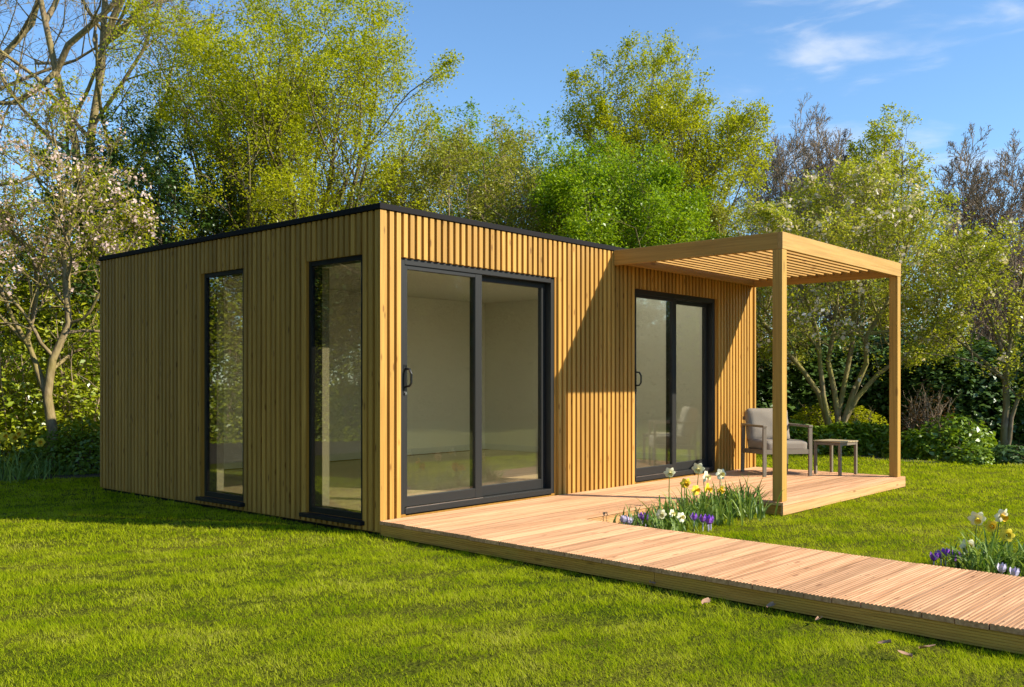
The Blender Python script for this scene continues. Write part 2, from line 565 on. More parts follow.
# ------------------------------------------------------------------ ground
gb = MB()
gb.v = [(-300, -300, 0), (300, -300, 0), (300, 300, 0), (-300, 300, 0)]
gb.f = [(0, 1, 2, 3)]
tag(gb.build('lawn', M['ground']), kind='structure')

# ------------------------------------------------------------------ garden room
WX, WY, H, DZ = 6.03, 4.58, 2.5, 0.1166
house = empty('garden_room', (0, 0, 0))
tag(house, 'flat-roofed garden room clad in vertical golden timber battens with black-framed glazing', 'garden building')

D1 = (0.225, 2.105, 0.135, 2.115)
D2 = (3.385, 5.06, 0.135, 2.115)
W1 = (1.835, 2.505, 0.10, 2.16)
W2 = (0.21, 0.905, 0.10, 2.135)


def cut_boxes(mb, s0, s1, z0, z1, holes, put):
    ss = sorted({s0, s1, *[h[0] for h in holes], *[h[1] for h in holes]})
    for a, b in zip(ss, ss[1:]):
        c = (a + b) / 2
        hs = [h for h in holes if h[0] < c < h[1]]
        if not hs:
            put(a, b, z0, z1)
        else:
            h = hs[0]
            if h[2] > z0: put(a, b, z0, h[2])
            if h[3] < z1: put(a, b, h[3], z1)


# wall panels behind the battens: front (+y), left (+x), right, back
T0, T1 = 0.02, 0.13
mb = MB(); cut_boxes(mb, T0, WX - T0, 0.02, 2.45, [D1, D2], lambda a, b, c, d: mb.box(a, b, T0, T1, c, d)); mb.build('front_wall', M['backing'], house)
mb = MB(); cut_boxes(mb, T1 + .002, WY - T0, 0.02, 2.45, [W1, W2], lambda a, b, c, d: mb.box(T0, T1, a, b, c, d)); mb.build('side_wall', M['backing'], house)
MB().box(WX - T1, WX - T0, T1 + .002, WY - T0, 0.02, 2.45).build('end_wall', M['backing'], house)
MB().box(T1 + .002, WX - T1 - .002, WY - T1, WY - T0, 0.02, 2.45).build('rear_wall', M['backing'], house)

PITCH, BW = 0.0705, 0.041


def battens(name, length, holes, put):
    mb = MB()
    s = 0.066 + (PITCH - BW)
    put(mb, 0.0, 0.062, 0.03, 2.452)                     # wider corner batten
    while s + BW < length - 0.045:
        c = s + BW / 2
        hs = [h for h in holes if h[0] - 0.012 < c < h[1] + 0.012]
        j = random.uniform(-.0012, .0012)
        if not hs:
            put(mb, s + j, s + BW + j, 0.03, 2.452)
        else:
            h = hs[0]
            if h[2] < 0.125: put(mb, s + j, s + BW + j, 0.03, h[2] - 0.012)
            put(mb, s + j, s + BW + j, h[3] + 0.002, 2.452)
        s += PITCH
    put(mb, length - 0.036, length - 0.001, 0.03, 2.452)
    return mb.build(name, M['cladding'], house)


battens('front_cladding', WX, [D1, D2], lambda mb, a, b, c, d: mb.box(a, b, 0.0, T0 - .001, c, d))
battens('side_cladding', WY, [W1, W2], lambda mb, a, b, c, d: mb.box(0.0, T0 - .001, a + .0015, b, c, d) if a > 0.01 else mb.box(0.0, T0 - .001, 0.0215, b, c, d))
battens('end_cladding', WY, [], lambda mb, a, b, c, d: mb.box(WX - T0 + .001, WX, a + .022, b + .022, c, d))
battens('rear_cladding', WX, [], lambda mb, a, b, c, d: mb.box(a + .03, b + .03, WY - T0 + .001, WY, c, d))
# plinth and roof
MB().box(0.03, WX - 0.03, 0.03, WY - 0.03, 0.0, 0.018).build('plinth', M['black'], house)
mb = MB()
e = 0.012
mb.box(-e, WX + e, -e, 0.03, 2.4555, 2.5).box(-e, WX + e, WY - 0.03, WY + e, 2.4555, 2.5)
mb.box(-e, 0.03, 0.032, WY - 0.032, 2.4555, 2.5).box(WX - 0.03, WX + e, 0.032, WY - 0.032, 2.4555, 2.5)
mb.build('roof_trim', M['black'], house, bevel=0.003)
RL = (1.2, 5.8, 0.3, 1.85)  # unseen roof opening, added to let extra light brighten the room
mb = MB()
cut_boxes(mb, 0.032, WX - 0.032, 0.032, WY - 0.032, [RL], lambda a, b, c, d: mb.box(a, b, c, d, 2.452, 2.485))
roof = mb.build('roof', M['roof'], house)
mb = MB()
mb.box(RL[0] - .05, RL[0], RL[2] - .05, RL[3] + .05, 2.4855, 2.53).box(RL[1], RL[1] + .05, RL[2] - .05, RL[3] + .05, 2.4855, 2.53)
mb.box(RL[0] + .001, RL[1] - .001, RL[2] - .05, RL[2], 2.4855, 2.53).box(RL[0] + .001, RL[1] - .001, RL[3], RL[3] + .05, 2.4855, 2.53)
rlf = mb.build('added_rooflight', M['anthracite'], roof)
MB().box(RL[0] + .001, RL[1] - .001, RL[2] + .001, RL[3] - .001, 2.505, 2.512).build('pane', M['opal'], rlf)
# interior
P0 = T1 + 0.004
P1 = P0 + 0.016
mb = MB()
cut_boxes(mb, P1 + .002, WX - P1 - .002, 0.14, 2.36, [D1, D2], lambda a, b, c, d: mb.box(a, b, P0, P1, c, d))
cut_boxes(mb, P0, WY - P0, 0.14, 2.36, [W1, W2], lambda a, b, c, d: mb.box(P0, P1, a, b, c, d))
mb.box(WX - P1, WX - P0, P0, WY - P0, 0.14, 2.36)
mb.box(P1 + .002, WX - P1 - .002, WY - P1, WY - P0, 0.14, 2.36)
mb.build('inner_wall', M['plaster'], house)
mb = MB()
cut_boxes(mb, P0, WX - P0, P0, WY - P0, [RL], lambda a, b, c, d: mb.box(a, b, c, d, 2.363, 2.45))
mb.build('ceiling', M['plaster'], house)
mb = MB()
y = P1 + 0.003
while y < WY - P1 - .19:
    mb.box(P1 + .003, WX - P1 - .003, y, y + 0.186, 0.06, 0.132); y += 0.189
mb.build('floor', M['floor'], house)
mb = MB()
mb.box(P1 + .003, WX - P1 - .003, WY - P1 - .016, WY - P1 - .001, 0.134, 0.22)
mb.box(WX - P1 - .016, WX - P1 - .001, P1 + .02, WY - P1 - .018, 0.134, 0.22)
mb.build('skirting', M['white_trim'], house)


def sliding_door(d, meet0, meet1, shade):
    x0, x1, z0, z1 = d
    fr = MB()
    ya, yb = 0.026, 0.165
    fr.box(x0, x0 + .045, ya, yb, z0, z1)
    fr.box(x1 - .045, x1, ya, yb, z0, z1)
    fr.box(x0 + .0455, x1 - .0455, ya, yb, z1 - .05, z1)
    door = fr.build('sliding_door', M['anthracite'], house, bevel=0.002)
    th = MB()
    th.box(x0 + .0455, x1 - .0455, ya - .006, yb, z0 - .012, z0 + .045)
    th.build('threshold', M['anthracite'], door, bevel=0.002)
    MB().box(x0 + .06, meet1, ya - .004, ya + .006, z0 + .0455, z0 + .050).build('track', M['steel'], door)

    def sash(a, b, y0, y1, zl, zh, wl, wr, wt, wb, sm):
        s = MB()
        s.box(a, a + wl, y0, y1, zl, zh).box(b - wr, b, y0, y1, zl, zh)
        s.box(a + wl, b - wr, y0 + .001, y1 - .001, zh - wt, zh).box(a + wl, b - wr, y0 + .001, y1 - .001, zl, zl + wb)
        so = s.build('sash', M['anthracite'], door, bevel=0.002)
        ym = (y0 + y1) / 2
        MB().box(a + wl - .006, b - wr + .006, ym - .004, ym + .004, zl + wb - .006, zh - wt + .006).build('pane', M['glass'], door)
        return so
    sash(x0 + .018, meet1, 0.036, 0.078, z0 + .055, z1 - .008, 0.062, 0.080, 0.075, 0.075, 0)
    sash(meet0, x1 - .046, 0.094, 0.138, z0 + .048, z1 - .055, 0.10, 0.052, 0.042, 0.085, 0)
    # handle on the outer face of the sliding leaf
    hx = x0 + .046
    hb = MB()
    hb.box(hx - .018, hx + .018, 0.024, 0.0355, 1.075, 1.29)
    pts = [(hx + .004, 0.026, 1.12), (hx + .006, -0.02, 1.125), (hx + .012, -0.034, 1.15), (hx + .012, -0.036, 1.22), (hx + .006, -0.02, 1.255), (hx + .004, 0.026, 1.26)]
    hb.tube(pts, .009, 8)
    hb.build('handle', M['handle'], door, smooth=False)
    MB().tube([(hx, 0.0235, 1.07), (hx, 0.012, 1.07)], .011, 10).build('lock', M['steel'], door)
    return door


sliding_door(D1, 1.105, 1.150, 0)
sliding_door(D2, 4.19, 4.24, 0)


def side_window(wn, glass_y):
    y0, y1, z0, z1 = wn
    f = MB()
    xa, xb = 0.016, 0.125
    f.box(xa, xb, y0, y0 + .035, z0, z1).box(xa, xb, y1 - .035, y1, z0, z1)
    f.box(xa + .001, xb, y0 + .035, y1 - .035, z1 - .04, z1).box(xa + .001, xb, y0 + .035, y1 - .035, z0, z0 + .045)
    fo = f.build('window', M['win_black'], house, bevel=0.002)
    MB().box(0.034, 0.042, y0 + .030, y1 - .030, z0 + .04, z1 - .035).build('pane', M['glass_side'], fo)
    MB().box(-0.05, 0.0, y0 - .03, y1 + .045, z0 - .036, z0 - .004).box(0.0, xb, y0 + .004, y1 - .004, z0 - .034, z0 - .003).build('sill', M['win_black'], fo, bevel=0.003)
    r = MB()
    r.box(0.126, 0.20, y1 - .03, y1 - .005, z0 + .04, z1 - .04)
    r.build('reveal', M['reveal'], fo)


side_window(W1, 0)
side_window(W2, 0)

# ------------------------------------------------------------------ deck
deck = empty('timber_deck', (0, 0, 0))
tag(deck, 'L-shaped grooved softwood deck with a boardwalk running out across the lawn', 'deck')
SL, WW = 0.0522, 1.15
YE = -7.4


def skew(x, y, z):
    return (x + SL * y, y - 0.03 * x * min(1.0, max(0.0, (-1.0 - y) / 1.6)), z)


def groove_board(mb, x0, x1, y0, y1, zt, fn=None, ng=7, gd=.0024):
    """a board along x with grooves in its top face"""
    n = ng * 4
    prof = []
    wd = y1 - y0
    for i in range(ng):
        a = y0 + wd * i / ng
        s = wd / ng
        prof += [(a + s * .10, zt), (a + s * .60, zt), (a + s * .72, zt - gd), (a + s * .98, zt - gd)]
    prof[-1] = (y1, zt)
    prof[-2] = (y1 - wd / ng * .3, zt)
    prof = [(y0, zt)] + prof[1:]
    k0 = len(mb.v)
    m_ = len(prof)
    for x in (x0, x1):
        for (yy, zz) in prof: mb.v.append(fn(x, yy, zz) if fn else (x, yy, zz))
        for (yy, zz) in ((y1, zt - .027), (y0, zt - .027)): mb.v.append(fn(x, yy, zz) if fn else (x, yy, zz))
    t = m_ + 2
    for i in range(t):
        j = (i + 1) % t
        mb.f.append((k0 + i, k0 + t + i, k0 + t + j, k0 + j))
    mb.f.append(tuple(k0 + i for i in range(t)))
    mb.f.append(tuple(k0 + t + i for i in range(t))[::-1])


BP = 0.142
M['screw'] = plain('screw_head', (0.10, 0.085, 0.06), 0.5, 0.6)


def screw(mb, x, y, z, fn=None):
    n = len(mb.v)
    for k in range(6):
        p = (x + .0045 * math.cos(k * PI / 3), y + .0045 * math.sin(k * PI / 3), z + .0006)
        mb.v.append(fn(*p) if fn else p)
    mb.f.append(tuple(n + k for k in range(6)))


def build_boards(mb, sc, name, mat='deck'):
    nf = len(mb.f)
    off = len(mb.v)
    mb.v += sc.v
    mb.f += [tuple(i + off for i in f) for f in sc.f]
    o = mb.build(name, [M[mat], M['screw']], deck)
    for p in o.data.polygons:
        if p.index >= nf: p.material_index = 1


sc = MB()
mb = MB()
y = -0.999
while y - BP > YE:
    j = random.uniform(-.006, .006)
    groove_board(mb, -0.012 + j, WW + j, y - BP + .005, y, DZ + random.uniform(-.0012, .0012), skew, gd=.0038 if y < -3.6 else .0027)
    for xs in (.06, .575, 1.09):
        for dy in (.036, .107):
            screw(sc, xs + random.uniform(-.004, .004), y - dy, DZ + .0012, skew)
    y -= BP
build_boards(mb, sc, 'walkway_boards')
sc = MB()
mb = MB()
y = -0.003
while y - BP > -1.08:
    # strip along the front of the room
    cuts = [-0.004 + SL * y + random.uniform(-.005, .005)]
    x = cuts[0]
    for jx in (random.uniform(2.2, 3.6), 6.0):
        groove_board(mb, x, jx - .002, y - BP + .005, y, DZ + random.uniform(-.001, .001), None)
        x = jx + .002
    y -= BP
ystrip = y
tb = (y + 1.805) / 5
for _ in range(5):
    groove_board(mb, 2.975, 6.0, y - tb + .005, y, DZ + random.uniform(-.001, .001), None)
    y -= tb
yfront = y
for xs in (.3, .95, 1.62, 2.32, 3.12, 3.82, 4.52, 5.22, 5.9):
    for k in range(int(1.05 / BP)):
        for dy in (.036, .107):
            screw(sc, xs + random.uniform(-.004, .004), -.003 - k * BP - dy, DZ + .0012)
build_boards(mb, sc, 'terrace_boards', 'deck_terrace')


def groove_fascia(mb, p0, p1, z0, z1, out, ng=6, th=.024):
    """upright board from p0 to p1 with horizontal grooves, outer normal out"""
    prof = []
    hh = z1 - z0
    for i in range(ng):
        a = z0 + hh * i / ng
        s = hh / ng
        prof += [(a + s * .02, 0), (a + s * .62, 0), (a + s * .72, -.004), (a + s * .92, -.004)]
    prof += [(z1, 0), (z1, -th), (z0, -th)]
    k0 = len(mb.v)
    t = len(prof)
    for p in (p0, p1):
        for (z, o) in prof: mb.v.append((p[0] + out[0] * o, p[1] + out[1] * o, z))
    for i in range(t):
        j = (i + 1) % t
        mb.f.append((k0 + i, k0 + j, k0 + t + j, k0 + t + i))
    mb.f.append(tuple(k0 + i for i in range(t))[::-1])
    mb.f.append(tuple(k0 + t + i for i in range(t)))


zf0, zf1 = 0.008, DZ - .029
mb = MB()
segs = [(-0.004, -2.5), (-2.504, -4.9), (-4.904, YE + .1)]
for (a, b_) in segs:
    pa, pb = skew(-.002, a, 0), skew(-.002, b_, 0)
    groove_fascia(mb, (pa[0], pa[1]), (pb[0], pb[1]), zf0, zf1, (-1, 0.05))
mb.build('fascia', M['fascia'], deck)
pa, pb = skew(WW - .012, -1.12, 0), skew(WW - .012, YE + .1, 0)
for q0, q1, nn_ in (((pb[0], pb[1]), (pa[0], pa[1]), (1, -0.05)), ((2.99, ystrip - .03), (2.99, yfront + .03), (-1, 0)), ((5.988, yfront + .03), (5.988, -0.02), (1, 0))):
    mb = MB()
    groove_fascia(mb, q0, q1, zf0, zf1, nn_)
    mb.build('fascia', M['fascia'], deck)
mb = MB()
groove_fascia(mb, (1.10, ystrip + .012), (2.96, ystrip + .012), zf0, zf1, (0, -1))
mb.build('fascia', M['fascia_x'], deck)
mb = MB()
mb.box(2.975, 6.0, yfront + .004, yfront + .026, zf0, zf1)
mb.build('fascia', M['fascia_x'], deck, bevel=0.0015)
mb = MB()
for xx in (0.25, 0.6, 0.95):
    mb.box(xx, xx + .045, YE + .15, -0.02, 0.004, DZ - .031, skew)
for xx in (1.6, 2.3, 3.1, 3.8, 4.5, 5.2, 5.8):
    mb.box(xx, xx + .045, (yfront if xx > 3 else ystrip) + .035, -0.02, 0.004, DZ - .031)
mb.build('joists', M['backing'], deck)

# ------------------------------------------------------------------ pergola
perg = empty('pergola', (3.01, -1.7755, 0))
tag(perg, 'square timber pergola with slatted roof and two posts standing on the deck', 'pergola')
PXL, PXR, PYF, PZ0, PZ1 = 3.008, 5.922, -1.78, 2.311, 2.459
pw = 0.095


def loc(mb):  # pergola parts are authored in world space
    mb.v = [(v[0] - 3.01, v[1] + 1.7755, v[2]) for v in mb.v]
    return mb


for xa in (PXL + .0, PXR - pw):
    loc(MB().box(xa + .001, xa + pw - .001, PYF + .004, PYF + pw, DZ + .001, PZ0 - .001)).build('post', M['post'], perg, bevel=0.004)
loc(MB().box(PXL, PXR, PYF, PYF + .045, PZ0, PZ1)).build('beam', M['beam_x'], perg, bevel=0.003)
loc(MB().box(PXL, PXL + .045, PYF + .0455, -0.0015, PZ0, PZ1)).build('beam', M['beam_y'], perg, bevel=0.003)
loc(MB().box(PXR - .045, PXR, PYF + .0455, -0.0015, PZ0, PZ1)).build('beam', M['beam_y'], perg, bevel=0.003)
loc(MB().box(PXL + .0455, PXR - .0455, -0.047, -0.0015, PZ0 + .02, PZ1)).build('beam', M['beam_x'], perg, bevel=0.003)
ns = 16
for i in range(ns):
    y = PYF + .045 + (1.7755 - .045 - .045) * (i + .85) / (ns + .7)
    loc(MB().box(PXL + .0458, PXR - .0458, y, y + .034, PZ1 - .075, PZ1 - .022)).build('slat', M['beam_x'], perg, bevel=0.002)


# ------------------------------------------------------------------ furniture
def cushion_mesh(w, d, h, r, puff, nx=18, ny=18, nz=7):
    bm = bmesh.new()
    bmesh.ops.create_cube(bm, size=2.0)
    bmesh.ops.subdivide_edges(bm, edges=bm.edges[:], cuts=13, use_grid_fill=True)
    for v in bm.verts:
        x, y, z = v.co
        p = Vector((x * w / 2, y * d / 2, z * h / 2))
        q = Vector((max(-w / 2 + r, min(w / 2 - r, p.x)), max(-d / 2 + r, min(d / 2 - r, p.y)), max(-h / 2 + r, min(h / 2 - r, p.z))))
        dv = p - q
        if dv.length > 1e-6: p = q + dv.normalized() * r * min(1, dv.length / r if dv.length < r else 1)
        k = (1 - abs(x) ** 2.4) * (1 - abs(y) ** 2.4)
        p.z += z * puff * k
        p.x *= 1 + 0.012 * math.sin(y * 7 + z * 3)
        p.z += 0.004 * math.sin(x * 5 + y * 4) * k
        v.co = p
    me = bpy.data.meshes.new('cushion')
    bm.to_mesh(me)
    bm.free()
    return me


ca = W(787, HY, 11.25)
th = math.radians(9)
fdir = (math.sin(th) * RGT - math.cos(th) * FWD)[:2]
chair_c = G(775.5, 10.64)[:2]
chair = empty('armchair', (chair_c[0], chair_c[1], DZ + .001), math.atan2(fdir[1], fdir[0]) + PI / 2)
tag(chair, 'low outdoor armchair with taupe metal frame and grey-beige cushions under the pergola', 'armchair')
# local: front = -y, width along x
cw, cdp = 0.575, 0.645
lx, fy_, by_ = cw / 2 - .02, -cdp / 2 + .02, cdp / 2 - .02
for sx in (-1, 1):
    MB().bar((sx * lx, fy_, 0), (sx * lx, fy_, .535), .04, .028, (0, 1, 0)).build('leg', M['chair_frame'], chair, bevel=.003)
    MB().bar((sx * lx, by_, 0), (sx * lx, by_ - .03, .535), .04, .028, (0, 1, 0)).build('leg', M['chair_frame'], chair, bevel=.003)
    MB().bar((sx * lx, fy_ - .02, .55), (sx * lx, by_ + .0, .55), .048, .026).build('armrest', M['chair_frame'], chair, bevel=.004)
    MB().bar((sx * lx, fy_ + .021, .27), (sx * lx, by_ - .036, .25), .022, .05).build('side_rail', M['chair_frame'], chair, bevel=.002)
mb = MB()
mb.bar((-lx + .021, fy_, .27), (lx - .021, fy_, .27), .022, .05)
mb.bar((-lx + .021, by_ - .035, .25), (lx - .021, by_ - .035, .25), .022, .05)
for i in range(7):
    yy = fy_ + .07 + i * .075
    mb.bar((-lx + .012, yy, .268 - i * .002), (lx - .012, yy, .268 - i * .002), .045, .012)
mb.build('seat_frame', M['chair_frame'], chair, bevel=.002)
mb = MB()
for sx in (-.2, 0, .2):
    mb.bar((sx, by_ - .05, .26), (sx, by_ + .04, .62), .03, .016, (0, 1, 0))
mb.bar((-lx + .02, by_ + .038, .62), (lx - .02, by_ + .038, .62), .022, .04)
mb.build('back_frame', M['chair_frame'], chair, bevel=.002)
o = link_mesh('seat_cushion', cushion_mesh(.49, .54, .11, .036, .012), M['cushion'], chair, smooth=True)
o.location = (0, -.045, .332)
o = link_mesh('back_cushion', cushion_mesh(.50, .38, .13, .045, .022), M['cushion'], chair, smooth=True)
o.location = (0, .225, .545)
o.rotation_euler = (math.radians(90 - 13), 0, 0)

tdir = .616 * RGT - .788 * FWD
tc_ = CAM + 3.663 * RGT + 10.62 * FWD
table = empty('side_table', (tc_[0], tc_[1], DZ + .001), math.atan2(tdir[1], tdir[0]))
tag(table, 'small square side table with taupe metal legs beside the armchair', 'side table')
tw = .34
for sx in (-1, 1):
    for sy in (-1, 1):
        MB().bar((sx * (tw / 2 - .015), sy * (tw / 2 - .015), 0), (sx * (tw / 2 - .015), sy * (tw / 2 - .015), .365), .03, .03, (0, 1, 0)).build('leg', M['chair_frame'], table, bevel=.003)
mb = MB()
for s in (-1, 1):
    mb.bar((-tw / 2 + .031, s * (tw / 2 - .013), .345), (tw / 2 - .031, s * (tw / 2 - .013), .35), .02, .03)
    mb.bar((s * (tw / 2 - .013), -tw / 2 + .031, .345), (s * (tw / 2 - .013), tw / 2 - .031, .35), .02, .03)
mb.build('apron', M['chair_frame'], table, bevel=.002)
mb = MB()
for i in range(6):
    a = -tw / 2 - .006 + i * (tw + .012) / 6
    mb.box(-tw / 2 - .006, tw / 2 + .006, a + .001, a + (tw + .012) / 6 - .002, .3665, .380)
mb.build('table_top', M['table_top'], table, bevel=.002)


# ------------------------------------------------------------------ vegetation machinery (numpy)
def nrm(v):
    return v / np.maximum(np.linalg.norm(v, axis=-1, keepdims=True), 1e-9)


def tubes(P, R, s):
    """P (B,n,3) R (B,n) -> V, F"""
    B, n, _ = P.shape
    T = np.empty_like(P)
    T[:, 1:-1] = P[:, 2:] - P[:, :-2]
    T[:, 0] = P[:, 1] - P[:, 0]
    T[:, -1] = P[:, -1] - P[:, -2]
    T = nrm(T)
    ref = np.where(np.abs(T[:, :1, 2:3]) > 0.9, np.array([1.0, 0.2, 0]), np.array([0.1, 0.2, 1.0]))
    ref = np.broadcast_to(ref, T.shape)
    a = nrm(np.cross(T, ref))
    b = np.cross(T, a)
    q = np.arange(s) * 2 * PI / s
    V = P[:, :, None] + R[:, :, None, None] * (a[:, :, None] * np.cos(q)[:, None] + b[:, :, None] * np.sin(q)[:, None])
    idx = np.arange(B * n * s).reshape(B, n, s)
    i0 = idx[:, :-1]
    i1 = idx[:, 1:]
    Fc = np.stack([i0, np.roll(i0, -1, axis=2), np.roll(i1, -1, axis=2), i1], -1).reshape(-1, 4)
    return V.reshape(-1, 3), Fc


def resample(pts, n, wob=0.0, rng=RNG):
    pts = np.asarray(pts, float)
    if len(pts) > 2:  # chaikin
        for _ in range(2):
            a = pts[:-1] * .75 + pts[1:] * .25
            b = pts[:-1] * .25 + pts[1:] * .75
            mid = np.empty((2 * len(a), 3)); mid[0::2] = a; mid[1::2] = b
            pts = np.vstack([pts[:1], mid, pts[-1:]])
    L_ = np.concatenate([[0], np.cumsum(np.linalg.norm(np.diff(pts, axis=0), axis=1))])
    t = np.linspace(0, L_[-1], n)
    q = np.stack([np.interp(t, L_, pts[:, i]) for i in range(3)], -1)
    if wob:
        q[1:-1] += rng.normal(0, wob, (n - 2, 3))
    return q


def exit_dist(p, d, env):
    c, r = np.asarray(env[0]), np.asarray(env[1])
    o = (p - c) / r
    dd = d / r
    a = (dd ** 2).sum(-1)
    b = (o * dd).sum(-1)
    cc = (o ** 2).sum(-1) - 1
    disc = b * b - a * cc
    t = (-b + np.sqrt(np.maximum(disc, 0))) / a
    return np.where((disc > 0) & (t > 0), t, 0.0)


def grow(P, R, K, t0, t1, ang, ratio, up, wig, n, env, rng, rmin, rk=0.55, sd_=0.0, drop=0.0):
    B, m, _ = P.shape
    t = t0 + (t1 - t0) * (np.arange(K)[None] + rng.random((B, K))) / K
    f = t * (m - 1)
    i = np.minimum(f.astype(int), m - 2)
    fr = (f - i)[..., None]
    bi = np.arange(B)[:, None]
    p0, p1 = P[bi, i], P[bi, i + 1]
    pos = p0 * (1 - fr) + p1 * fr
    T = nrm(p1 - p0)
    r0 = R[bi, i] * (1 - fr[..., 0]) + R[bi, i + 1] * fr[..., 0]
    plen = np.linalg.norm(np.diff(P, axis=1), axis=2).sum(1)[:, None]
    phi = np.arange(K)[None] * 2.4 + rng.random((B, 1)) * 6.28 + rng.normal(0, .4, (B, K))
    ref = np.array([0.21, 0.33, 0.92])
    u = nrm(np.cross(T, ref) + 1e-4)
    v = np.cross(T, u)
    an = np.radians(ang + rng.normal(0, ang * .22, (B, K)))[..., None]
    d = np.cos(an) * T + np.sin(an) * (u * np.cos(phi)[..., None] + v * np.sin(phi)[..., None])
    d[..., 2] += up
    d = nrm(d)
    Ln = ratio * plen * (1.05 - .55 * t) * rng.uniform(.65, 1.25, (B, K))
    if env is not None:
        ex = exit_dist(pos, d, env)
        Ln = np.minimum(Ln, np.maximum(ex * rng.uniform(.72, 1.1, (B, K)), .16 * Ln))
    pos, d, Ln, r0 = pos.reshape(-1, 3), d.reshape(-1, 3), Ln.reshape(-1), r0.reshape(-1)
    if drop:
        keep = rng.random(len(pos)) > drop
        pos, d, Ln, r0 = pos[keep], d[keep], Ln[keep], r0[keep]
    Q = np.empty((len(pos), n, 3))
    Q[:, 0] = pos
    cur = d.copy()
    for k in range(1, n):
        cur = cur + rng.normal(0, wig, cur.shape)
        cur[:, 2] += up * .45 - sd_ * k / n
        cur = nrm(cur)
        Q[:, k] = Q[:, k - 1] + cur * (Ln / (n - 1))[:, None]
    rb = np.maximum(np.minimum(r0 * rk, .03 * Ln + rmin), rmin)
    taper = np.linspace(1, .35, n)
    Rn = np.maximum(rb[:, None] * taper[None], rmin * .6)
    return Q, Rn


def leaves_from(tw, per, size, spread, rng, t0=.15, flat=.5, ratio=.55):
    """diamond leaves along twigs tw (B,n,3)"""
    B, n, _ = tw.shape
    t = t0 + (1 - t0) * rng.random((B, per))
    f = t * (n - 1)
    i = np.minimum(f.astype(int), n - 2)
    fr = (f - i)[..., None]
    bi = np.arange(B)[:, None]
    p = (tw[bi, i] * (1 - fr) + tw[bi, i + 1] * fr).reshape(-1, 3)
    p = p + rng.normal(0, spread, p.shape)
    return leaf_quads(p, size, rng, flat, ratio)


def leaf_quads(p, size, rng, flat=.5, ratio=.55, normal=None):
    M_ = len(p)
    s = size * rng.uniform(.6, 1.35, (M_, 1))
    nn = rng.normal(0, 1, (M_, 3))
    nn[:, 2] = np.abs(nn[:, 2]) + flat
    if normal is not None:
        nn = nn * .55 + normal
    nn = nrm(nn)
    a = nrm(np.cross(nn, rng.normal(0, 1, (M_, 3))))
    b = np.cross(nn, a)
    V = np.stack([p - a * s * .5, p + b * s * ratio * .5 + nn * s * .08, p + a * s * .5 - nn * s * .10, p - b * s * ratio * .5 + nn * s * .08], 1)
    return V.reshape(-1, 3), np.arange(M_ * 4).reshape(-1, 4)


def rel(V, o):
    return V - np.asarray(o)[None]


def make_tree(name, label, base, stems, levels, env, bark, leaf=None, blossom=None, group=None, cat='tree', seed=1, stem_n=9, rmin=.004, side=7, wob=.03):
    rng = np.random.default_rng(seed)
    base = np.asarray(base, float)
    root = empty(name, tuple(base))
    tag(root, label, cat, group)
    Ps = np.stack([resample(s[0], stem_n, wob, rng) for s in stems])
    tt = (1 - np.linspace(0, 1, stem_n))[:, None] ** 2
    for k in range(1, len(Ps)):
        dense = np.concatenate([Ps[:k, :-1] * (1 - q) + Ps[:k, 1:] * q for q in (0, .33, .66)], 1).reshape(-1, 3)
        near = dense[np.argmin(np.linalg.norm(dense - Ps[k, 0], axis=1))]
        Ps[k] += (near - Ps[k, 0]) * tt
    Rs = np.stack([s[1] * np.linspace(1, s[2] / s[1], stem_n) for s in stems])
    VV, FF, off = [], [], 0
    v, f = tubes(Ps, Rs, side)
    trunk = np_mesh('trunk', rel(v, base), f, bark, root, True)
    P, R = Ps, Rs
    alltw = []
    for li, lv in enumerate(levels):
        P, R = grow(P, R, env=env, rng=rng, rmin=rmin, **lv)
        v, f = tubes(P, R, 5 if li == 0 else (4 if li == 1 else 3))
        VV.append(v); FF.append(f + off); off += len(v)
        alltw.append(P)
    np_mesh('branches', rel(np.vstack(VV), base), np.vstack(FF), bark, root, True)
    for part, spec in (('crown', leaf), ('blossom', blossom)):
        if not spec: continue
        tw = alltw[-1] if not spec.get('both') else None
        sel = alltw[-1]
        if spec.get('frac'):
            sel = sel[rng.random(len(sel)) < spec['frac']]
        if part == 'blossom':
            # clusters: a handful of petals packed at twig ends
            c = sel[:, -1]
            k = spec['per']
            p = np.repeat(c, k, axis=0) + rng.normal(0, spec['spread'], (len(c) * k, 3))
            v, f = leaf_quads(p, spec['size'], rng, 0.0, .8)
        else:
            v, f = leaves_from(sel, spec['per'], spec['size'], spec['spread'], rng, t0=spec.get('t0', .15))
        np_mesh(part, rel(v, base), f, spec['mat'], root)
    return root


def auto_stems(base, n, h, spread, r, rng, split=.25, lean=(0, 0)):
    """n stems rising from one bole"""
    out = []
    base = np.asarray(base, float)
    for k in range(n):
        a = 2 * PI * (k + rng.random() * .6) / n
        s = spread * .62 * (0.45 + .65 * rng.random()) * (0 if n == 1 else 1)
        pts = [base + (np.array([math.cos(a), math.sin(a), 0]) * r * .4 if n > 1 else 0)]
        for q in (split, .5, .75, 1.0):
            kk = max(0, q - split * .7)
            pts.append(base + np.array([math.cos(a) * s * kk ** .8 + lean[0] * q, math.sin(a) * s * kk ** .8 + lean[1] * q, h * .84 * q * (1 - .16 * rng.random())]))
        out.append((pts, r * (1.0 if n == 1 else .8), r * .10))
    return out


def Lv(K, ang, ratio, up, wig, n, t0=.2, t1=1.0, rk=.55, sd_=0.0, drop=0.0):
    return dict(K=K, ang=ang, ratio=ratio, up=up, wig=wig, n=n, t0=t0, t1=t1, rk=rk, sd_=sd_, drop=drop)


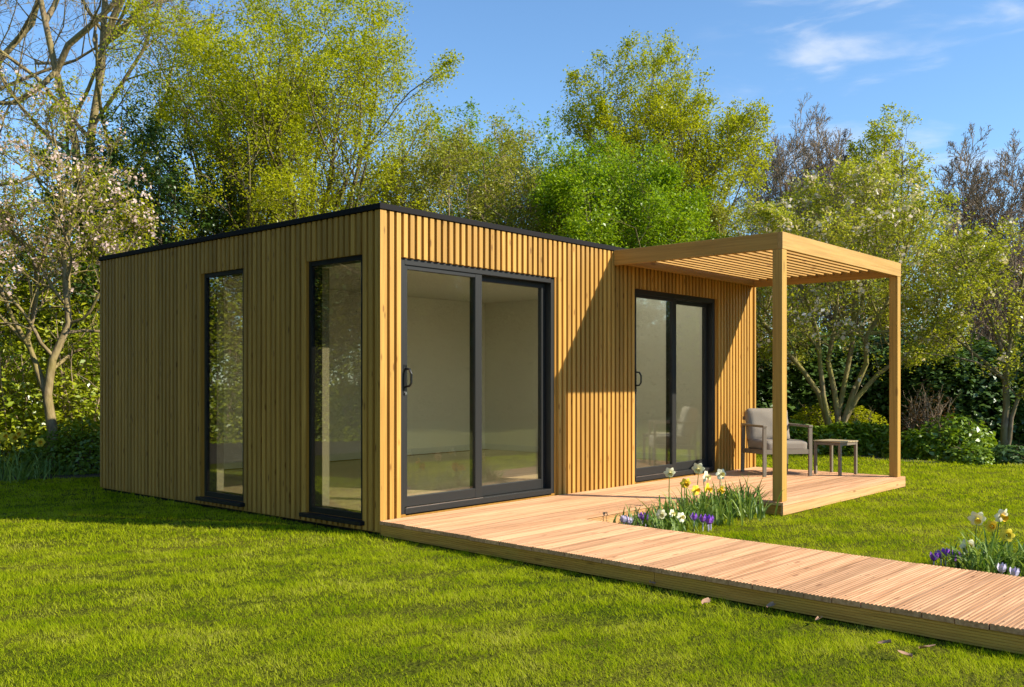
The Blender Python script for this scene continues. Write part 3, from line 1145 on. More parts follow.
def px_stems(lines, d, rng, jit=.25, ws=1.0):
    """stems surveyed as pixel polylines with width in pixels, given real depth d"""
    out = []
    seen = []
    for pts, w0, w1 in lines:
        k = rng.uniform(-jit, jit)
        d0 = d
        if seen:
            d0 = min(seen, key=lambda q: (q[0] - pts[0][0]) ** 2 + (q[1] - pts[0][1]) ** 2)[2]
        dd = [d0 + k * (i / max(1, len(pts) - 1)) * 2 for i in range(len(pts))]
        P = [W(x, y, q) for (x, y), q in zip(pts, dd)]
        for (xa, ya_, da), (xb, yb_, db) in zip([(*p_, q) for p_, q in zip(pts, dd)], [(*p_, q) for p_, q in zip(pts, dd)][1:]):
            seen += [(xa + (xb - xa) * t, ya_ + (yb_ - ya_) * t, da + (db - da) * t) for t in np.linspace(0, 1, 12)]
        out.append((P, w0 * d / F / 2 * ws, w1 * d / F / 2 * ws))
    return out


rng = np.random.default_rng(5)

# --- blossoming cherry at the left corner of the plot
d = 12.2
st = px_stems([
    ([(50, 470), (49, 430), (48, 398), (46, 384), (56, 355), (66, 321), (70, 300), (65, 287), (62, 262), (70, 220), (82, 180)], 14, 3),
    ([(46, 392), (36, 366), (24, 347), (33, 318), (38, 292), (38, 270), (30, 247), (10, 225), (-14, 190)], 9, 2.5),
    ([(26, 352), (12, 325), (4, 300), (-12, 262), (-30, 215)], 6, 2),
    ([(64, 325), (82, 318), (100, 290), (122, 262), (140, 225)], 4, 1.5),
    ([(38, 275), (50, 240), (62, 200), (58, 150), (48, 110)], 5, 1.5),
    ([(20, 345), (-20, 300), (-60, 240), (-75, 180)], 5, 2)], d, rng, .25, .82)
make_tree('cherry_tree', 'gnarled cherry tree with pale pink blossom left of the garden room', G(50, d), st,
          [Lv(11, 52, .5, .10, .16, 8, t0=.3), Lv(8, 46, .55, .05, .2, 6), Lv(5, 42, .6, .05, .22, 5)],
          (W(38, 220, d), (2.5, 2.5, 2.45)), M['bark_grey'],
          leaf=dict(per=6, size=.046, spread=.05, mat=M['yellowgreen'], frac=.7),
          blossom=dict(per=12, size=.045, spread=.045, mat=M['blossom'], frac=.14), seed=3, rmin=.004, side=9, wob=.015)

# --- tall trees at upper left
d = 17.0
st = px_stems([
    ([(90, 440), (84, 250), (78, 160), (69, 119), (57, 84), (55, 58), (54, 29), (41, 10), (25, -60), (10, -150)], 13, 3),
    ([(56, 66), (62, 44), (84, 28), (118, 2), (150, -50), (170, -110)], 7, 2),
    ([(57, 72), (48, 84), (20, 104), (-15, 100), (-60, 60)], 6, 2),
    ([(54, 30), (66, 5), (72, -40), (80, -130)], 6, 2)], d, rng)
make_tree('bare_tree', 'tall leafless tree with mossy forked trunk at the upper left', G(90, d), st,
          [Lv(10, 52, .5, .06, .14, 7), Lv(7, 48, .55, .03, .16, 6), Lv(6, 42, .55, .03, .18, 5), Lv(4, 40, .6, .0, .2, 4)],
          (W(45, 0, d), (4.6, 4.6, 4.4)), M['bark_grey'], leaf=dict(per=2, size=.035, spread=.03, mat=M['purpletwig'], frac=.5), seed=8, rmin=.0045)
d = 18.0
st = px_stems([
    ([(100, 440), (88, 250), (90, 125), (99, 87), (108, 52), (114, 32), (104, 2), (98, -60), (90, -150)], 14, 3),
    ([(112, 40), (118, 20), (128, 0), (140, -60), (150, -140)], 8, 2),
    ([(110, 48), (135, 27), (152, 2), (190, -40), (220, -100)], 7, 2)], d, rng)
make_tree('bare_tree', 'straight mossy tree with upright fork just left of the big yellow-green tree', G(100, d), st,
          [Lv(10, 50, .5, .08, .14, 7), Lv(7, 46, .55, .05, .16, 6), Lv(6, 42, .55, .05, .18, 5), Lv(3, 40, .6, .0, .2, 4)],
          (W(120, -20, d), (3.6, 3.6, 4.8)), M['bark_grey'], leaf=dict(per=2, size=.05, spread=.05, mat=M['yellowgreen'], frac=.3), seed=9, rmin=.0045)
d = 17.5
st = px_stems([
    ([(-70, 440), (-60, 200), (-30, 90), (0, 62), (22, 48), (29, 26), (44, 10), (50, -40), (60, -120)], 14, 3),
    ([(-60, 180), (-80, 60), (-90, -80), (-80, -160)], 10, 3)], d, rng)
make_tree('bare_tree', 'leaning leafless tree reaching in from the left edge of the photo', G(-70, d), st,
          [Lv(10, 52, .5, .06, .14, 7), Lv(7, 48, .55, .03, .16, 6), Lv(6, 42, .55, .03, .18, 5), Lv(4, 40, .6, .0, .2, 4)],
          (W(-40, 0, d), (4.2, 4.2, 4.8)), M['bark_grey'], leaf=dict(per=2, size=.04, spread=.03, mat=M['purpletwig'], frac=.6), seed=10, rmin=.0045)

# --- the big yellow-green spring tree behind the room
d = 16.6
b0 = G(275, d)
make_tree('spring_tree', 'broad many-stemmed tree in fresh yellow-green leaf behind the garden room', b0, auto_stems(b0, 8, 7.9, 3.5, .14, rng, .2),
          [Lv(11, 46, .6, .14, .12, 8), Lv(8, 42, .55, .06, .14, 6), Lv(5, 40, .6, .02, .16, 5)],
          ((b0 + np.array([0, 0, 4.95])), (3.4, 3.4, 3.9)), M['bark'],
          leaf=dict(per=46, size=.049, spread=.075, t0=.3, mat=M['yellowgreen']), seed=21, rmin=.004)
# --- dark evergreen between
d = 15.4
b0 = G(150, d)
make_tree('holly_tree', 'dark green holly with dense foliage behind the cherry tree', b0, auto_stems(b0, 5, 6.0, 1.7, .09, rng, .1),
          [Lv(12, 60, .5, .0, .1, 6), Lv(7, 48, .5, .0, .12, 5), Lv(5, 45, .5, .0, .14, 4)],
          ((b0 + np.array([0, 0, 2.8])), (2.1, 2.1, 2.95)), M['bark'],
          leaf=dict(per=18, size=.065, spread=.06, mat=M['darkleaf']), seed=22)
# --- grey twiggy thicket with pale young leaves
d = 18.0
b0 = G(470, d)
make_tree('twiggy_tree', 'grey twiggy small tree with sparse pale leaves above the roof edge', b0, auto_stems(b0, 9, 6.3, 3.2, .08, rng, .15),
          [Lv(11, 50, .6, .05, .18, 7), Lv(8, 48, .55, .0, .22, 6), Lv(5, 48, .6, .0, .25, 5)],
          ((b0 + np.array([0, 0, 3.63])), (2.6, 2.6, 2.85)), M['bark_twig'],
          leaf=dict(per=28, size=.052, spread=.09, mat=M['paleleaf']), seed=23, rmin=.005)
# --- young tree poking up behind the thicket
d = 22.5
b0 = G(485, d)
make_tree('young_tree', 'slim green-leaved tree top rising between the thicket and the tall oak', b0, auto_stems(b0, 7, 8.0, 2.9, .09, rng, .2),
          [Lv(10, 48, .55, .1, .12, 6), Lv(7, 44, .55, .05, .14, 5), Lv(5, 40, .6, .05, .16, 4)],
          ((b0 + np.array([0, 0, 5.0])), (2.6, 2.6, 3.0)), M['bark'],
          leaf=dict(per=11, size=.07, spread=.07, mat=M['hawthorn']), seed=24)
# --- bright hawthorn
d = 16.5
b0 = G(612, d)
make_tree('hawthorn_tree', 'bushy hawthorn in bright fresh green leaf behind the roof and pergola', b0, auto_stems(b0, 6, 5.6, 2.7, .1, rng, .15),
          [Lv(12, 58, .6, .05, .12, 6), Lv(8, 50, .55, .0, .14, 5), Lv(6, 45, .6, .0, .16, 5)],
          ((b0 + np.array([0, 0, 3.07])), (1.85, 1.85, 2.55)), M['bark'],
          leaf=dict(per=30, size=.056, spread=.085, mat=M['hawthorn']), seed=25)
# --- tall oak
d = 19.5
b0 = G(655, d)
make_tree('oak_tree', 'tall rounded oak in young golden-green leaf standing against the blue sky', b0, auto_stems(b0, 9, 8.2, 3.9, .13, rng, .3),
          [Lv(11, 44, .55, .14, .1, 8), Lv(8, 42, .52, .1, .12, 6), Lv(5, 40, .58, .06, .14, 5)],
          ((b0 + np.array([0, 0, 5.3])), (2.45, 2.45, 3.15)), M['bark'],
          leaf=dict(per=26, size=.056, spread=.065, t0=.4, mat=M['oakleaf']), seed=26, rmin=.005)
# --- bare trees on the right
for (px, d, h, rx_, seed, lab) in ((800, 24, 8.7, 1.8, 31, 'leafless grey-brown tree behind the pergola roof'),
                                   (850, 27, 9.0, 2.0, 33, 'distant leafless tree behind the drooping birch'),
                                   (1000, 23, 7.6, 2.0, 32, 'leafless tree against the sky at the right edge')):
    b0 = G(px, d)
    make_tree('bare_tree', lab, b0, auto_stems(b0, 9, h * .98, rx_ * 1.7, .10, rng, .3),
              [Lv(10, 40, .5, .16, .07, 7), Lv(8, 38, .52, .12, .07, 6), Lv(6, 36, .55, .1, .08, 5), Lv(4, 32, .65, .08, .08, 4)],
              ((b0 + np.array([0, 0, h * .6])), (rx_, rx_, h * .42)), M['bark_twig'],
              leaf=dict(per=2, size=.035, spread=.03, mat=M['purpletwig'], frac=.5), seed=seed, rmin=.0075)
# --- drooping birch
d = 22.0
b0 = G(890, d)
make_tree('birch_tree', 'slender yellow-green birch with drooping tips above the magnolia', b0, auto_stems(b0, 4, 9.0, 1.3, .1, rng, .3),
          [Lv(12, 40, .4, .12, .1, 7), Lv(8, 45, .5, -.02, .1, 6, sd_=.25), Lv(5, 40, .6, -.1, .1, 5, sd_=.4)],
          ((b0 + np.array([0, 0, 4.6])), (1.35, 1.35, 3.1)), M['bark'],
          leaf=dict(per=9, size=.06, spread=.05, mat=M['yellowgreen']), seed=34, rmin=.005)

# --- magnolia on the right: stems surveyed from the picture
d = 16.0
st = px_stems([
    ([(834, 452), (831, 430), (819, 397), (807, 374), (788, 356), (765, 325), (735, 285), (715, 250)], 9, 2.5),
    ([(833, 452), (827, 420), (823, 400), (822, 364), (819, 337), (812, 310), (795, 270), (775, 215)], 8, 2.5),
    ([(836, 452), (843, 416), (837, 391), (825, 376), (832, 349), (837, 315), (835, 265), (838, 205)], 9, 2.5),
    ([(838, 452), (842, 420), (847, 382), (855, 349), (852, 320), (862, 270), (872, 210), (885, 165)], 8, 2.5),
    ([(840, 452), (848, 414), (859, 389), (869, 367), (861, 347), (880, 315), (905, 270), (915, 215)], 9, 2.5),
    ([(842, 452), (851, 414), (866, 391), (881, 373), (898, 365), (925, 340), (948, 300), (958, 255)], 8, 2.5)], d, rng, .5, .74)
make_tree('magnolia_tree', 'spreading multi-stemmed magnolia with faded blossom seen through the pergola', G(837, d), st,
          [Lv(12, 55, .55, .08, .14, 8, t0=.4), Lv(9, 48, .55, .03, .18, 6), Lv(6, 44, .6, .03, .2, 5)],
          (W(848, 272, d), (2.2, 2.2, 1.9)), M['bark_mag'],
          leaf=dict(per=10, size=.052, spread=.06, t0=.3, mat=M['magleaf']),
          blossom=dict(per=7, size=.075, spread=.05, mat=M['whiteblossom'], frac=.11), seed=41, side=9, wob=.015)
# --- paler foliage tree filling between pergola and hawthorn
d = 18.5
b0 = G(735, d)
make_tree('pale_tree', 'twiggy tree with pale green buds directly above the pergola beam', b0, auto_stems(b0, 6, 5.2, 2.3, .08, rng, .2),
          [Lv(11, 52, .6, .05, .16, 7), Lv(8, 46, .55, .0, .2, 6), Lv(5, 46, .6, .0, .22, 5)],
          ((b0 + np.array([0, 0, 2.9])), (1.8, 1.8, 1.9)), M['bark_twig'],
          leaf=dict(per=13, size=.047, spread=.07, mat=M['paleleaf']), seed=42, rmin=.005)
# --- small tree at the right edge
d = 14.3
st = px_stems([
    ([(1005, 458), (1005, 430), (1005, 400), (1006, 365), (1013, 325), (1020, 290), (1030, 250)], 8, 2),
    ([(1007, 456), (1011, 430), (1016, 401), (1024, 386), (1045, 350), (1065, 310)], 5, 1.5),
    ([(1005, 378), (998, 371), (970, 350), (945, 330), (925, 300)], 4, 1.5),
    ([(1006, 360), (990, 320), (975, 285), (960, 250)], 4, 1.5)], d, rng, .3)
make_tree('small_tree', 'small open tree with slender twin stems at the right edge', G(1005, d), st,
          [Lv(11, 52, .55, .05, .16, 7, t0=.35), Lv(8, 46, .55, .0, .2, 6), Lv(5, 44, .6, .0, .2, 5)],
          (W(1005, 300, d), (1.6, 1.6, 1.25)), M['bark'],
          leaf=dict(per=7, size=.05, spread=.06, mat=M['magleaf']),
          blossom=dict(per=7, size=.06, spread=.04, mat=M['whiteblossom'], frac=.04), seed=43, side=8, wob=.012)
# --- purple-brown twiggy shrub behind it
d = 19.0
b0 = G(1000, d)
make_tree('purple_tree', 'purple-brown leafless thicket behind the small tree at right', b0, auto_stems(b0, 7, 4.6, 2.0, .06, rng, .12),
          [Lv(9, 42, .5, .1, .14, 6), Lv(7, 42, .5, .05, .16, 5), Lv(6, 40, .55, .05, .18, 4)],
          ((b0 + np.array([0, 0, 2.6])), (1.9, 1.9, 2.2)), M['bark_twig'],
          leaf=dict(per=4, size=.05, spread=.04, mat=M['purpletwig']), seed=44, rmin=.006)


# ------------------------------------------------------------------ hedges and shrubs: leaves through a lumpy volume on woody stems
def lump_noise(P, s, seed):
    r = np.random.default_rng(seed)
    out = np.zeros(len(P))
    for k in range(6):
        kv = r.normal(0, 1, 3) * s * (1 + .5 * k)
        out += np.sin(P @ kv + r.random() * 6.28) / (1 + .5 * k)
    return out / 2.5


def shrub(name, label, base, half, n, size, mat, seed, cat='shrub', group=None, stems=10, bark=None, flat=.3, box=.0, inner=.35, rz=0.0, ratio=.55, nweight=1.0):
    """half = (rx, ry, height); leaves gathered near a lumpy surface, deeper ones sparser"""
    r = np.random.default_rng(seed)
    root = empty(name, tuple(base), rz)
    tag(root, label, cat, group)
    dirs = nrm(r.normal(0, 1, (n, 3)))
    dirs[:, 2] = np.abs(dirs[:, 2]) * 1.0 - .05
    dirs = nrm(dirs)
    if box:
        mx = np.abs(dirs).max(1, keepdims=True)
        dirs2 = dirs / mx
        q = dirs * (1 - box) + dirs2 * box
    else:
        q = dirs
    rad = 1 - inner * r.random(n) ** 1.6
    lum = 1 + .16 * lump_noise(q * np.array(half) / min(half[0], half[1], half[2]), 2.2, seed + 1) + .10 * lump_noise(q * np.array(half) / .35, 1.6, seed + 2)
    p = q * rad[:, None] * lum[:, None] * np.array([half[0], half[1], half[2]])
    p[:, 2] = np.maximum(p[:, 2], .02)
    keep = lump_noise(p / .3, 1.5, seed + 3) > -0.75
    p, nd = p[keep], dirs[keep]
    v, f = leaf_quads(p, size, r, flat, ratio, normal=(nd * .8 + np.array([0, 0, .35])) * nweight)
    np_mesh('foliage', v, f, mat, root)
    # stems
    P = []
    for k in range(stems):
        a = r.random() * 6.28
        u = np.array([math.cos(a) * half[0], math.sin(a) * half[1], 0])
        P.append(resample([u * .25 * r.random(), u * .45 + np.array([0, 0, half[2] * .45]), u * .75 * r.random() + np.array([0, 0, half[2] * r.uniform(.75, 1.0)])], 6, .03, r))
    P = np.stack(P)
    R = np.linspace(.018, .005, 6)[None].repeat(stems, 0)
    Q, R2 = grow(P, R, 6, .25, 1, 45, .4, .05, .15, 5, None, r, .003)
    v1, f1 = tubes(P, R, 5)
    v2, f2 = tubes(Q, R2, 3)
    np_mesh('stems', np.vstack([v1, v2]), np.vstack([f1, f2 + len(v1)]), bark or M['bark'], root, True)
    return root


# right boundary: dark laurel hedge in bushes
for i, (px, d, rx_, h, sd2, lab) in enumerate((
        (1040, 17.2, 1.3, 1.95, 51, 'dark laurel bush behind the twin-stemmed small tree'),
        (955, 17.6, 1.25, 2.0, 52, 'dark glossy laurel bush right of the pergola post'),
        (885, 18.6, 1.3, 2.1, 53, 'dark laurel bush behind the right pergola post'),
        (815, 18.8, 1.3, 2.0, 54, 'dark laurel bush behind the magnolia stems'),
        (745, 19.0, 1.4, 2.2, 55, 'dark laurel bush showing between garden room and pergola post'))):
    shrub('laurel_bush', lab, G(px, d), (rx_, rx_, h), 15000, .115, M['laurel'], sd2, box=.45, group='laurel bushes along the right boundary', stems=9, inner=.5)
# low plants along the right border
shrub('green_shrub', 'rounded bright green shrub in front of the dark laurel', G(952, 14.2), (.66, .66, .66), 4200, .085, M['shrubleaf'], 61, inner=.85, nweight=.4)
shrub('brown_shrub', 'upright brown-leaved shrub between the pergola post and the green shrub', G(925, 15.0), (.55, .55, 1.02), 1700, .06, M['redleaf'], 62, stems=22, inner=.9, bark=M['bark_twig'])
shrub('ground_cover_plant', 'low leafy plant at the foot of the twin-stemmed tree', G(1010, 13.6), (.5, .45, .27), 2200, .07, M['laurel'], 63, cat='plant', stems=4)
shrub('ground_cover_plant', 'low dark leafy plant just left of the twin-stemmed tree', G(975, 13.5), (.38, .36, .24), 1500, .07, M['shrubleaf'], 64, cat='plant', stems=4)
shrub('ground_cover_plant', 'low green plant seen left of the right pergola post', G(872, 15.1), (.5, .5, .5), 2600, .12, M['shrubleaf'], 65, cat='plant', stems=4, ratio=.32, nweight=.5)
shrub('ground_cover_plant', 'low green plant right behind the side table', G(838, 15.2), (.55, .5, .48), 2600, .12, M['shrubleaf'], 66, cat='plant', stems=4, ratio=.32, nweight=.5)
shrub('ground_cover_plant', 'low green plant at the foot of the right pergola post', G(910, 14.4), (.45, .42, .42), 2600, .12, M['shrubleaf'], 67, cat='plant', stems=4, ratio=.32, nweight=.5)
shrub('ground_cover_plant', 'low green plant right behind the armchair', G(795, 15.6), (.6, .5, .5), 2600, .12, M['shrubleaf'], 68, cat='plant', stems=4, ratio=.32, nweight=.5)
shrub('euphorbia', 'sunlit lime green plant behind the side table', G(862, 16.2), (.5, .5, .72), 2600, .055, M['yellowgreen'], 69, cat='plant', stems=8)
shrub('euphorbia', 'sunlit lime green plant behind the armchair back', G(812, 16.6), (.6, .55, .78), 2600, .055, M['yellowgreen'], 70, cat='plant', stems=8)
# left boundary hedge
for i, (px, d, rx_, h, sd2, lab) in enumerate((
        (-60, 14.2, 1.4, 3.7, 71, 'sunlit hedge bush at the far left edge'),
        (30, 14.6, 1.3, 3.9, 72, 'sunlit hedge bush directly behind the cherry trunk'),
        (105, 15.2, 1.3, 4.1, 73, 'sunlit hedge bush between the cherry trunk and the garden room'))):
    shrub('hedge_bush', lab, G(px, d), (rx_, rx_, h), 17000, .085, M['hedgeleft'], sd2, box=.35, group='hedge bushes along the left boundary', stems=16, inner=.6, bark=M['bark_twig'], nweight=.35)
for (px, d, rx_, h, n_, sd2, lab) in ((88, 13.0, .75, 2.1, 5200, 91, 'loose sunlit green shrub against the left end of the garden room'),
                                     (12, 12.8, .8, 1.9, 5200, 92, 'loose sunlit green shrub left of the cherry trunk'),
                                     (-40, 12.6, .8, 2.0, 4600, 93, 'loose sunlit green shrub cut by the left edge')):
    shrub('leafy_shrub', lab, G(px, d), (rx_, rx_ * .8, h), n_, .085, M['hedgeleft'], sd2, inner=.9, stems=16, nweight=.3, bark=M['bark_twig'])
shrub('low_shrub', 'dark green low shrub tucked against the left end of the garden room', G(88, 12.2), (.75, .6, .66), 4200, .06, M['shrubleaf'], 74)
shrub('low_shrub', 'dark green low shrub at the foot of the cherry tree', G(55, 12.9), (.5, .5, .5), 2400, .07, M['darkleaf'], 75)
# far evergreens closing the view
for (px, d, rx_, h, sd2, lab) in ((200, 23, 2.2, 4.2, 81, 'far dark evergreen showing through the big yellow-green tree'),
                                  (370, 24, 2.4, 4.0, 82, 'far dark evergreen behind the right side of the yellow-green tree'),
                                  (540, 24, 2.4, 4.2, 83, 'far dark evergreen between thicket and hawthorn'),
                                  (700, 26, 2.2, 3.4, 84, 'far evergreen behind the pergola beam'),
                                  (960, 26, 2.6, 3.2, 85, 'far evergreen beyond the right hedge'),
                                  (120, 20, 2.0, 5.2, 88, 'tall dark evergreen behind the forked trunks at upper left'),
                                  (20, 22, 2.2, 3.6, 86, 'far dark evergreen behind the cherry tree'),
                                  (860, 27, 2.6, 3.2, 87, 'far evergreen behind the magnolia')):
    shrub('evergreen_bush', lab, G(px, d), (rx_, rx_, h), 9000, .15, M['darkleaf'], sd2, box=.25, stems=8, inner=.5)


# ------------------------------------------------------------------ bulbs and border plants
def ribbon(mb, p, az, length, lean, wdt, droop, n=6):
    P = []
    d = Vector((math.cos(az) * lean, math.sin(az) * lean, 1)).normalized()
    side = Vector((-math.sin(az), math.cos(az), 0))
    q = Vector(p)
    for i in range(n):
        t = i / (n - 1)
        wv = wdt * (1 - t ** 2.2) * (.6 + .4 * min(1, t * 4)) + .0006
        P.append([q - side * wv / 2, q + Vector((0, 0, 0)) + Vector((math.cos(az), math.sin(az), 0)) * wv * .12, q + side * wv / 2])
        q = q + d * length / (n - 1)
        d = (d + Vector((math.cos(az), math.sin(az), -1.1)) * droop * t).normalized()
    mb.grid(P)


def daff_flower(root, top, face, r, petal, cup, petal_name='petals'):
    """six petals and a trumpet looking along face"""
    f = Vector(face).normalized()
    a = f.cross(Vector((0, 0, 1))).normalized()
    b = f.cross(a)
    mb = MB()
    for k in range(6):
        q = 2 * PI * k / 6
        dv = a * math.cos(q) + b * math.sin(q)
        sv = (f.cross(dv) + f * (.25 * math.sin(k * 2.1))).normalized()
        c = Vector(top)
        f_ = f; 
        mb.grid([[c + dv * r * .15 - sv * r * .10, c + dv * r * .15 + sv * r * .10],
                 [c + dv * r * .5 - sv * r * .40 + f * r * .10, c + dv * r * .5 + sv * r * .40 + f * r * .10],
                 [c + dv * r * .8 - sv * r * .30 + f * r * .05, c + dv * r * .8 + sv * r * .30 + f * r * .05],
                 [c + dv * r * 1.0 - sv * r * .02 - f * r * .05, c + dv * r * 1.0 + sv * r * .02 - f * r * .05]])
    o = mb.build('flower', petal, root)
    tb = MB()
    rr = [(0, .16), (.25, .22), (.5, .26), (.62, .30), (.78, .40)]
    P = []
    for h, rd in rr:
        P.append([Vector(top) + f * r * h + (a * math.cos(2 * PI * k / 10) + b * math.sin(2 * PI * k / 10)) * r * rd for k in range(11)])
    tb.grid(P)
    tb.build('trumpet', cup, o, smooth=True)
    return o


def daffodil(loc_, h, label, petal, cup, nl, seed, flower=True, face=None, spread=.05, r=.04, group=None, lh=None, name='daffodil', nfl=1):
    rr = random.Random(seed)
    root = empty(name, loc_)
    tag(root, label, 'daffodil' if name == 'daffodil' else 'plant', group)
    mb = MB()
    lh = lh or h * .85
    for k in range(nl):
        az = rr.uniform(0, 2 * PI)
        ribbon(mb, (rr.gauss(0, spread), rr.gauss(0, spread), 0.0), az, lh * rr.uniform(.65, 1.12), rr.uniform(.1, 1.05), rr.uniform(.014, .024), rr.uniform(.1, .95))
    mb.build('leaves', M['strap'], root)
    for q in range(nfl if flower else 0):
        ox, oy = (0, 0) if q == 0 else (rr.gauss(0, spread), rr.gauss(0, spread))
        hh = h * (1 if q == 0 else rr.uniform(.85, 1.05))
        tx, ty = ox + rr.uniform(-.02, .02), oy + rr.uniform(-.02, .02)
        fc = face or (-0.6 + rr.uniform(-.8, .8), -0.7 + rr.uniform(-.6, .5), rr.uniform(-.45, .15))
        r = r * rr.uniform(.85, 1.15)
        mb = MB()
        mb.tube([(ox * .3, oy * .3, 0), (ox * .7, oy * .7, hh * .5), (tx, ty, hh * .94), (tx + fc[0] * .012, ty + fc[1] * .012, hh)], [.004, .0038, .0034, .005], 6)
        st_ = mb.build('stem', M['stem'], root, smooth=True)
        daff_flower(root, (tx + fc[0] * .016, ty + fc[1] * .016, hh), fc, r, petal, cup)
    return root


def crocus(loc_, h, label, mat, seed, heads=2, r=.022):
    rr = random.Random(seed)
    root = empty('crocus', loc_)
    tag(root, label, 'crocus')
    lv = MB()
    for k in range(9):
        ribbon(lv, (rr.gauss(0, .02), rr.gauss(0, .02), 0), rr.uniform(0, 6.28), h * rr.uniform(.8, 1.25), rr.uniform(.3, .9), .005, .2)
    lv.build('leaves', M['strap'], root)
    for q in range(heads):
        ox, oy = rr.uniform(-.035, .035), rr.uniform(-.035, .035)
        hh = h * rr.uniform(.8, 1.05)
        c = Vector((ox, oy, hh * .5))
        MB().tube([(ox, oy, 0), (ox, oy, hh * .52)], .004, 6).build('stem', M['crocus_pale'], root)
        mb = MB()
        for k in range(6):
            a = 2 * PI * k / 6 + rr.uniform(-.1, .1)
            dv = Vector((math.cos(a), math.sin(a), 0))
            sv = Vector((-math.sin(a), math.cos(a), 0))
            op = rr.uniform(.75, 1.15) if k % 2 else rr.uniform(.9, 1.3)
            up = Vector((0, 0, 1))
            mb.grid([[c - sv * .002, c + sv * .002],
                     [c + dv * r * .55 * op + up * r * .55 - sv * r * .34, c + dv * r * .55 * op + up * r * .55 + sv * r * .34],
                     [c + dv * r * .8 * op + up * r * 1.3 - sv * r * .38, c + dv * r * .8 * op + up * r * 1.3 + sv * r * .38],
                     [c + dv * r * .8 * op + up * r * 2.0 - sv * r * .05, c + dv * r * .8 * op + up * r * 2.0 + sv * r * .05]])
        fo = mb.build('flower', mat, root)
        MB().tube([c + Vector((0, 0, r * .2)), c + Vector((0, 0, r * 1.5))], .0025, 5).build('stamen', M['crocus_cup'], fo)
    return root


def ground_at(px, y_of_head, h, x=None):
    """ground spot under a flower head of height h seen at this pixel"""
    d_ = (CAM[2] - h) * F / (y_of_head - HY)
    p = W(px, HY, d_)
    return (p[0], p[1], 0.0)


def on_y(px, yv):
    """spot at pixel column px lying on the line y = yv (survey)"""
    u = (px - PX) / F
    dr = FWD + u * RGT
    t = (yv - CAM[1]) / dr[1]
    return CAM + dr * t, t


def flower_spot(px, py, yv):
    p, t = on_y(px, yv)
    return (p[0], p[1], 0.0), CAM[2] - (py - HY) / F * t


# bed soil between boardwalk and terrace
sb = MB()
sb.v = [(1.02, -1.06, .012), (3.0, -1.06, .012), (3.02, -1.42, .012), (2.6, -1.36, .012), (2.1, -1.46, .012), (1.6, -1.33, .012), (1.05, -1.45, .012)]
sb.f = [(0, 6, 5, 4, 3, 2, 1)]
tag(sb.build('soil', M['soil']), kind='structure')

bed = [
    (669, 472, -1.42, 'cream', 'cream daffodil standing tallest at the left of the bed', 12),
    (697, 468, -1.36, 'cream', 'tallest cream daffodil in the middle of the bed by the terrace', 12),
    (705, 476, -1.50, 'cream', 'cream daffodil just right of the tallest one', 10),
    (684, 483, -1.48, 'yellow', 'yellow daffodil between the two tallest cream ones', 10),
    (695, 490, -1.52, 'yellow', 'low yellow daffodil below the tallest cream flower', 10),
    (704, 488, -1.40, 'yellow', 'pale yellow daffodil just right of the low yellow one', 10),
    (718, 489, -1.45, 'yellow', 'rightmost yellow daffodil in the bed beside the terrace', 10),
    (720, 474, -1.30, 'cream', 'small cream daffodil bud at the right of the tall flowers', 8),
    (662, 514, -1.62, 'cream', 'short cream flower nearest the boardwalk at left', 8),
    (671, 513, -1.58, 'cream', 'short cream flower second from the left near the boardwalk', 8),
    (683, 517, -1.64, 'cream', 'short pale yellow flower in front of the purple crocus', 8),
]
for i, (px, py, yv, kind, lab, nl) in enumerate(bed):
    p, h = flower_spot(px, py, yv)
    h = max(h, .12)
    daffodil(p, h, lab, M['daff_white'] if kind == 'cream' else M['daff_yellow'], M['daff_cup'] if kind == 'yellow' else M['cup_pale'], nl, 100 + i, r=.05 if h > .2 else .038, lh=min(.36, max(h * .9, .18)))
for i, (px, yv, hh, nl, lab) in enumerate((
        (735, -1.40, .36, 50, 'flowerless tuft of strappy leaves right of the yellow daffodils'),
        (746, -1.50, .38, 56, 'spreading tuft of strappy leaves beside the left pergola post'),
        (742, -1.60, .30, 46, 'low tuft of strappy leaves at the lawn edge of the bed'),
        (716, -1.58, .29, 44, 'leaf tuft behind the rightmost purple crocus'),
        (655, -1.48, .27, 26, 'leaf tuft at the left end of the daffodils'),
        (640, -1.26, .22, 26, 'short leaf tuft at the far left tip of the bed'),
        (674, -1.46, .30, 40, 'leaf tuft under the tallest left daffodil'),
        (726, -1.34, .34, 44, 'leaf tuft at the back right of the bed near the terrace'),
        (690, -1.30, .36, 50, 'leaf tuft at the back of the bed behind the daffodils'))):
    p, t = on_y(px, yv)
    daffodil((p[0], p[1], 0), hh, lab, None, None, nl, 140 + i, flower=False, spread=.09, lh=hh, name='leaf_tuft')
for i, (px, py, yv, mat, heads, lab) in enumerate((
        (626, 513, -1.30, 'crocus_pale', 4, 'pale lilac crocus at the left end of the bed'),
        (644, 511, -1.32, 'crocus', 4, 'purple crocus next to the pale lilac one'),
        (697, 515, -1.66, 'crocus', 2, 'purple crocus pair in front of the daffodils'),
        (707, 519, -1.70, 'crocus', 4, 'largest purple crocus clump at the lawn edge of the bed'))):
    p, h = flower_spot(px, py, yv)
    crocus(p, max(.09, min(h + .03, .16)), lab, M[mat], 160 + i, heads, r=.031)
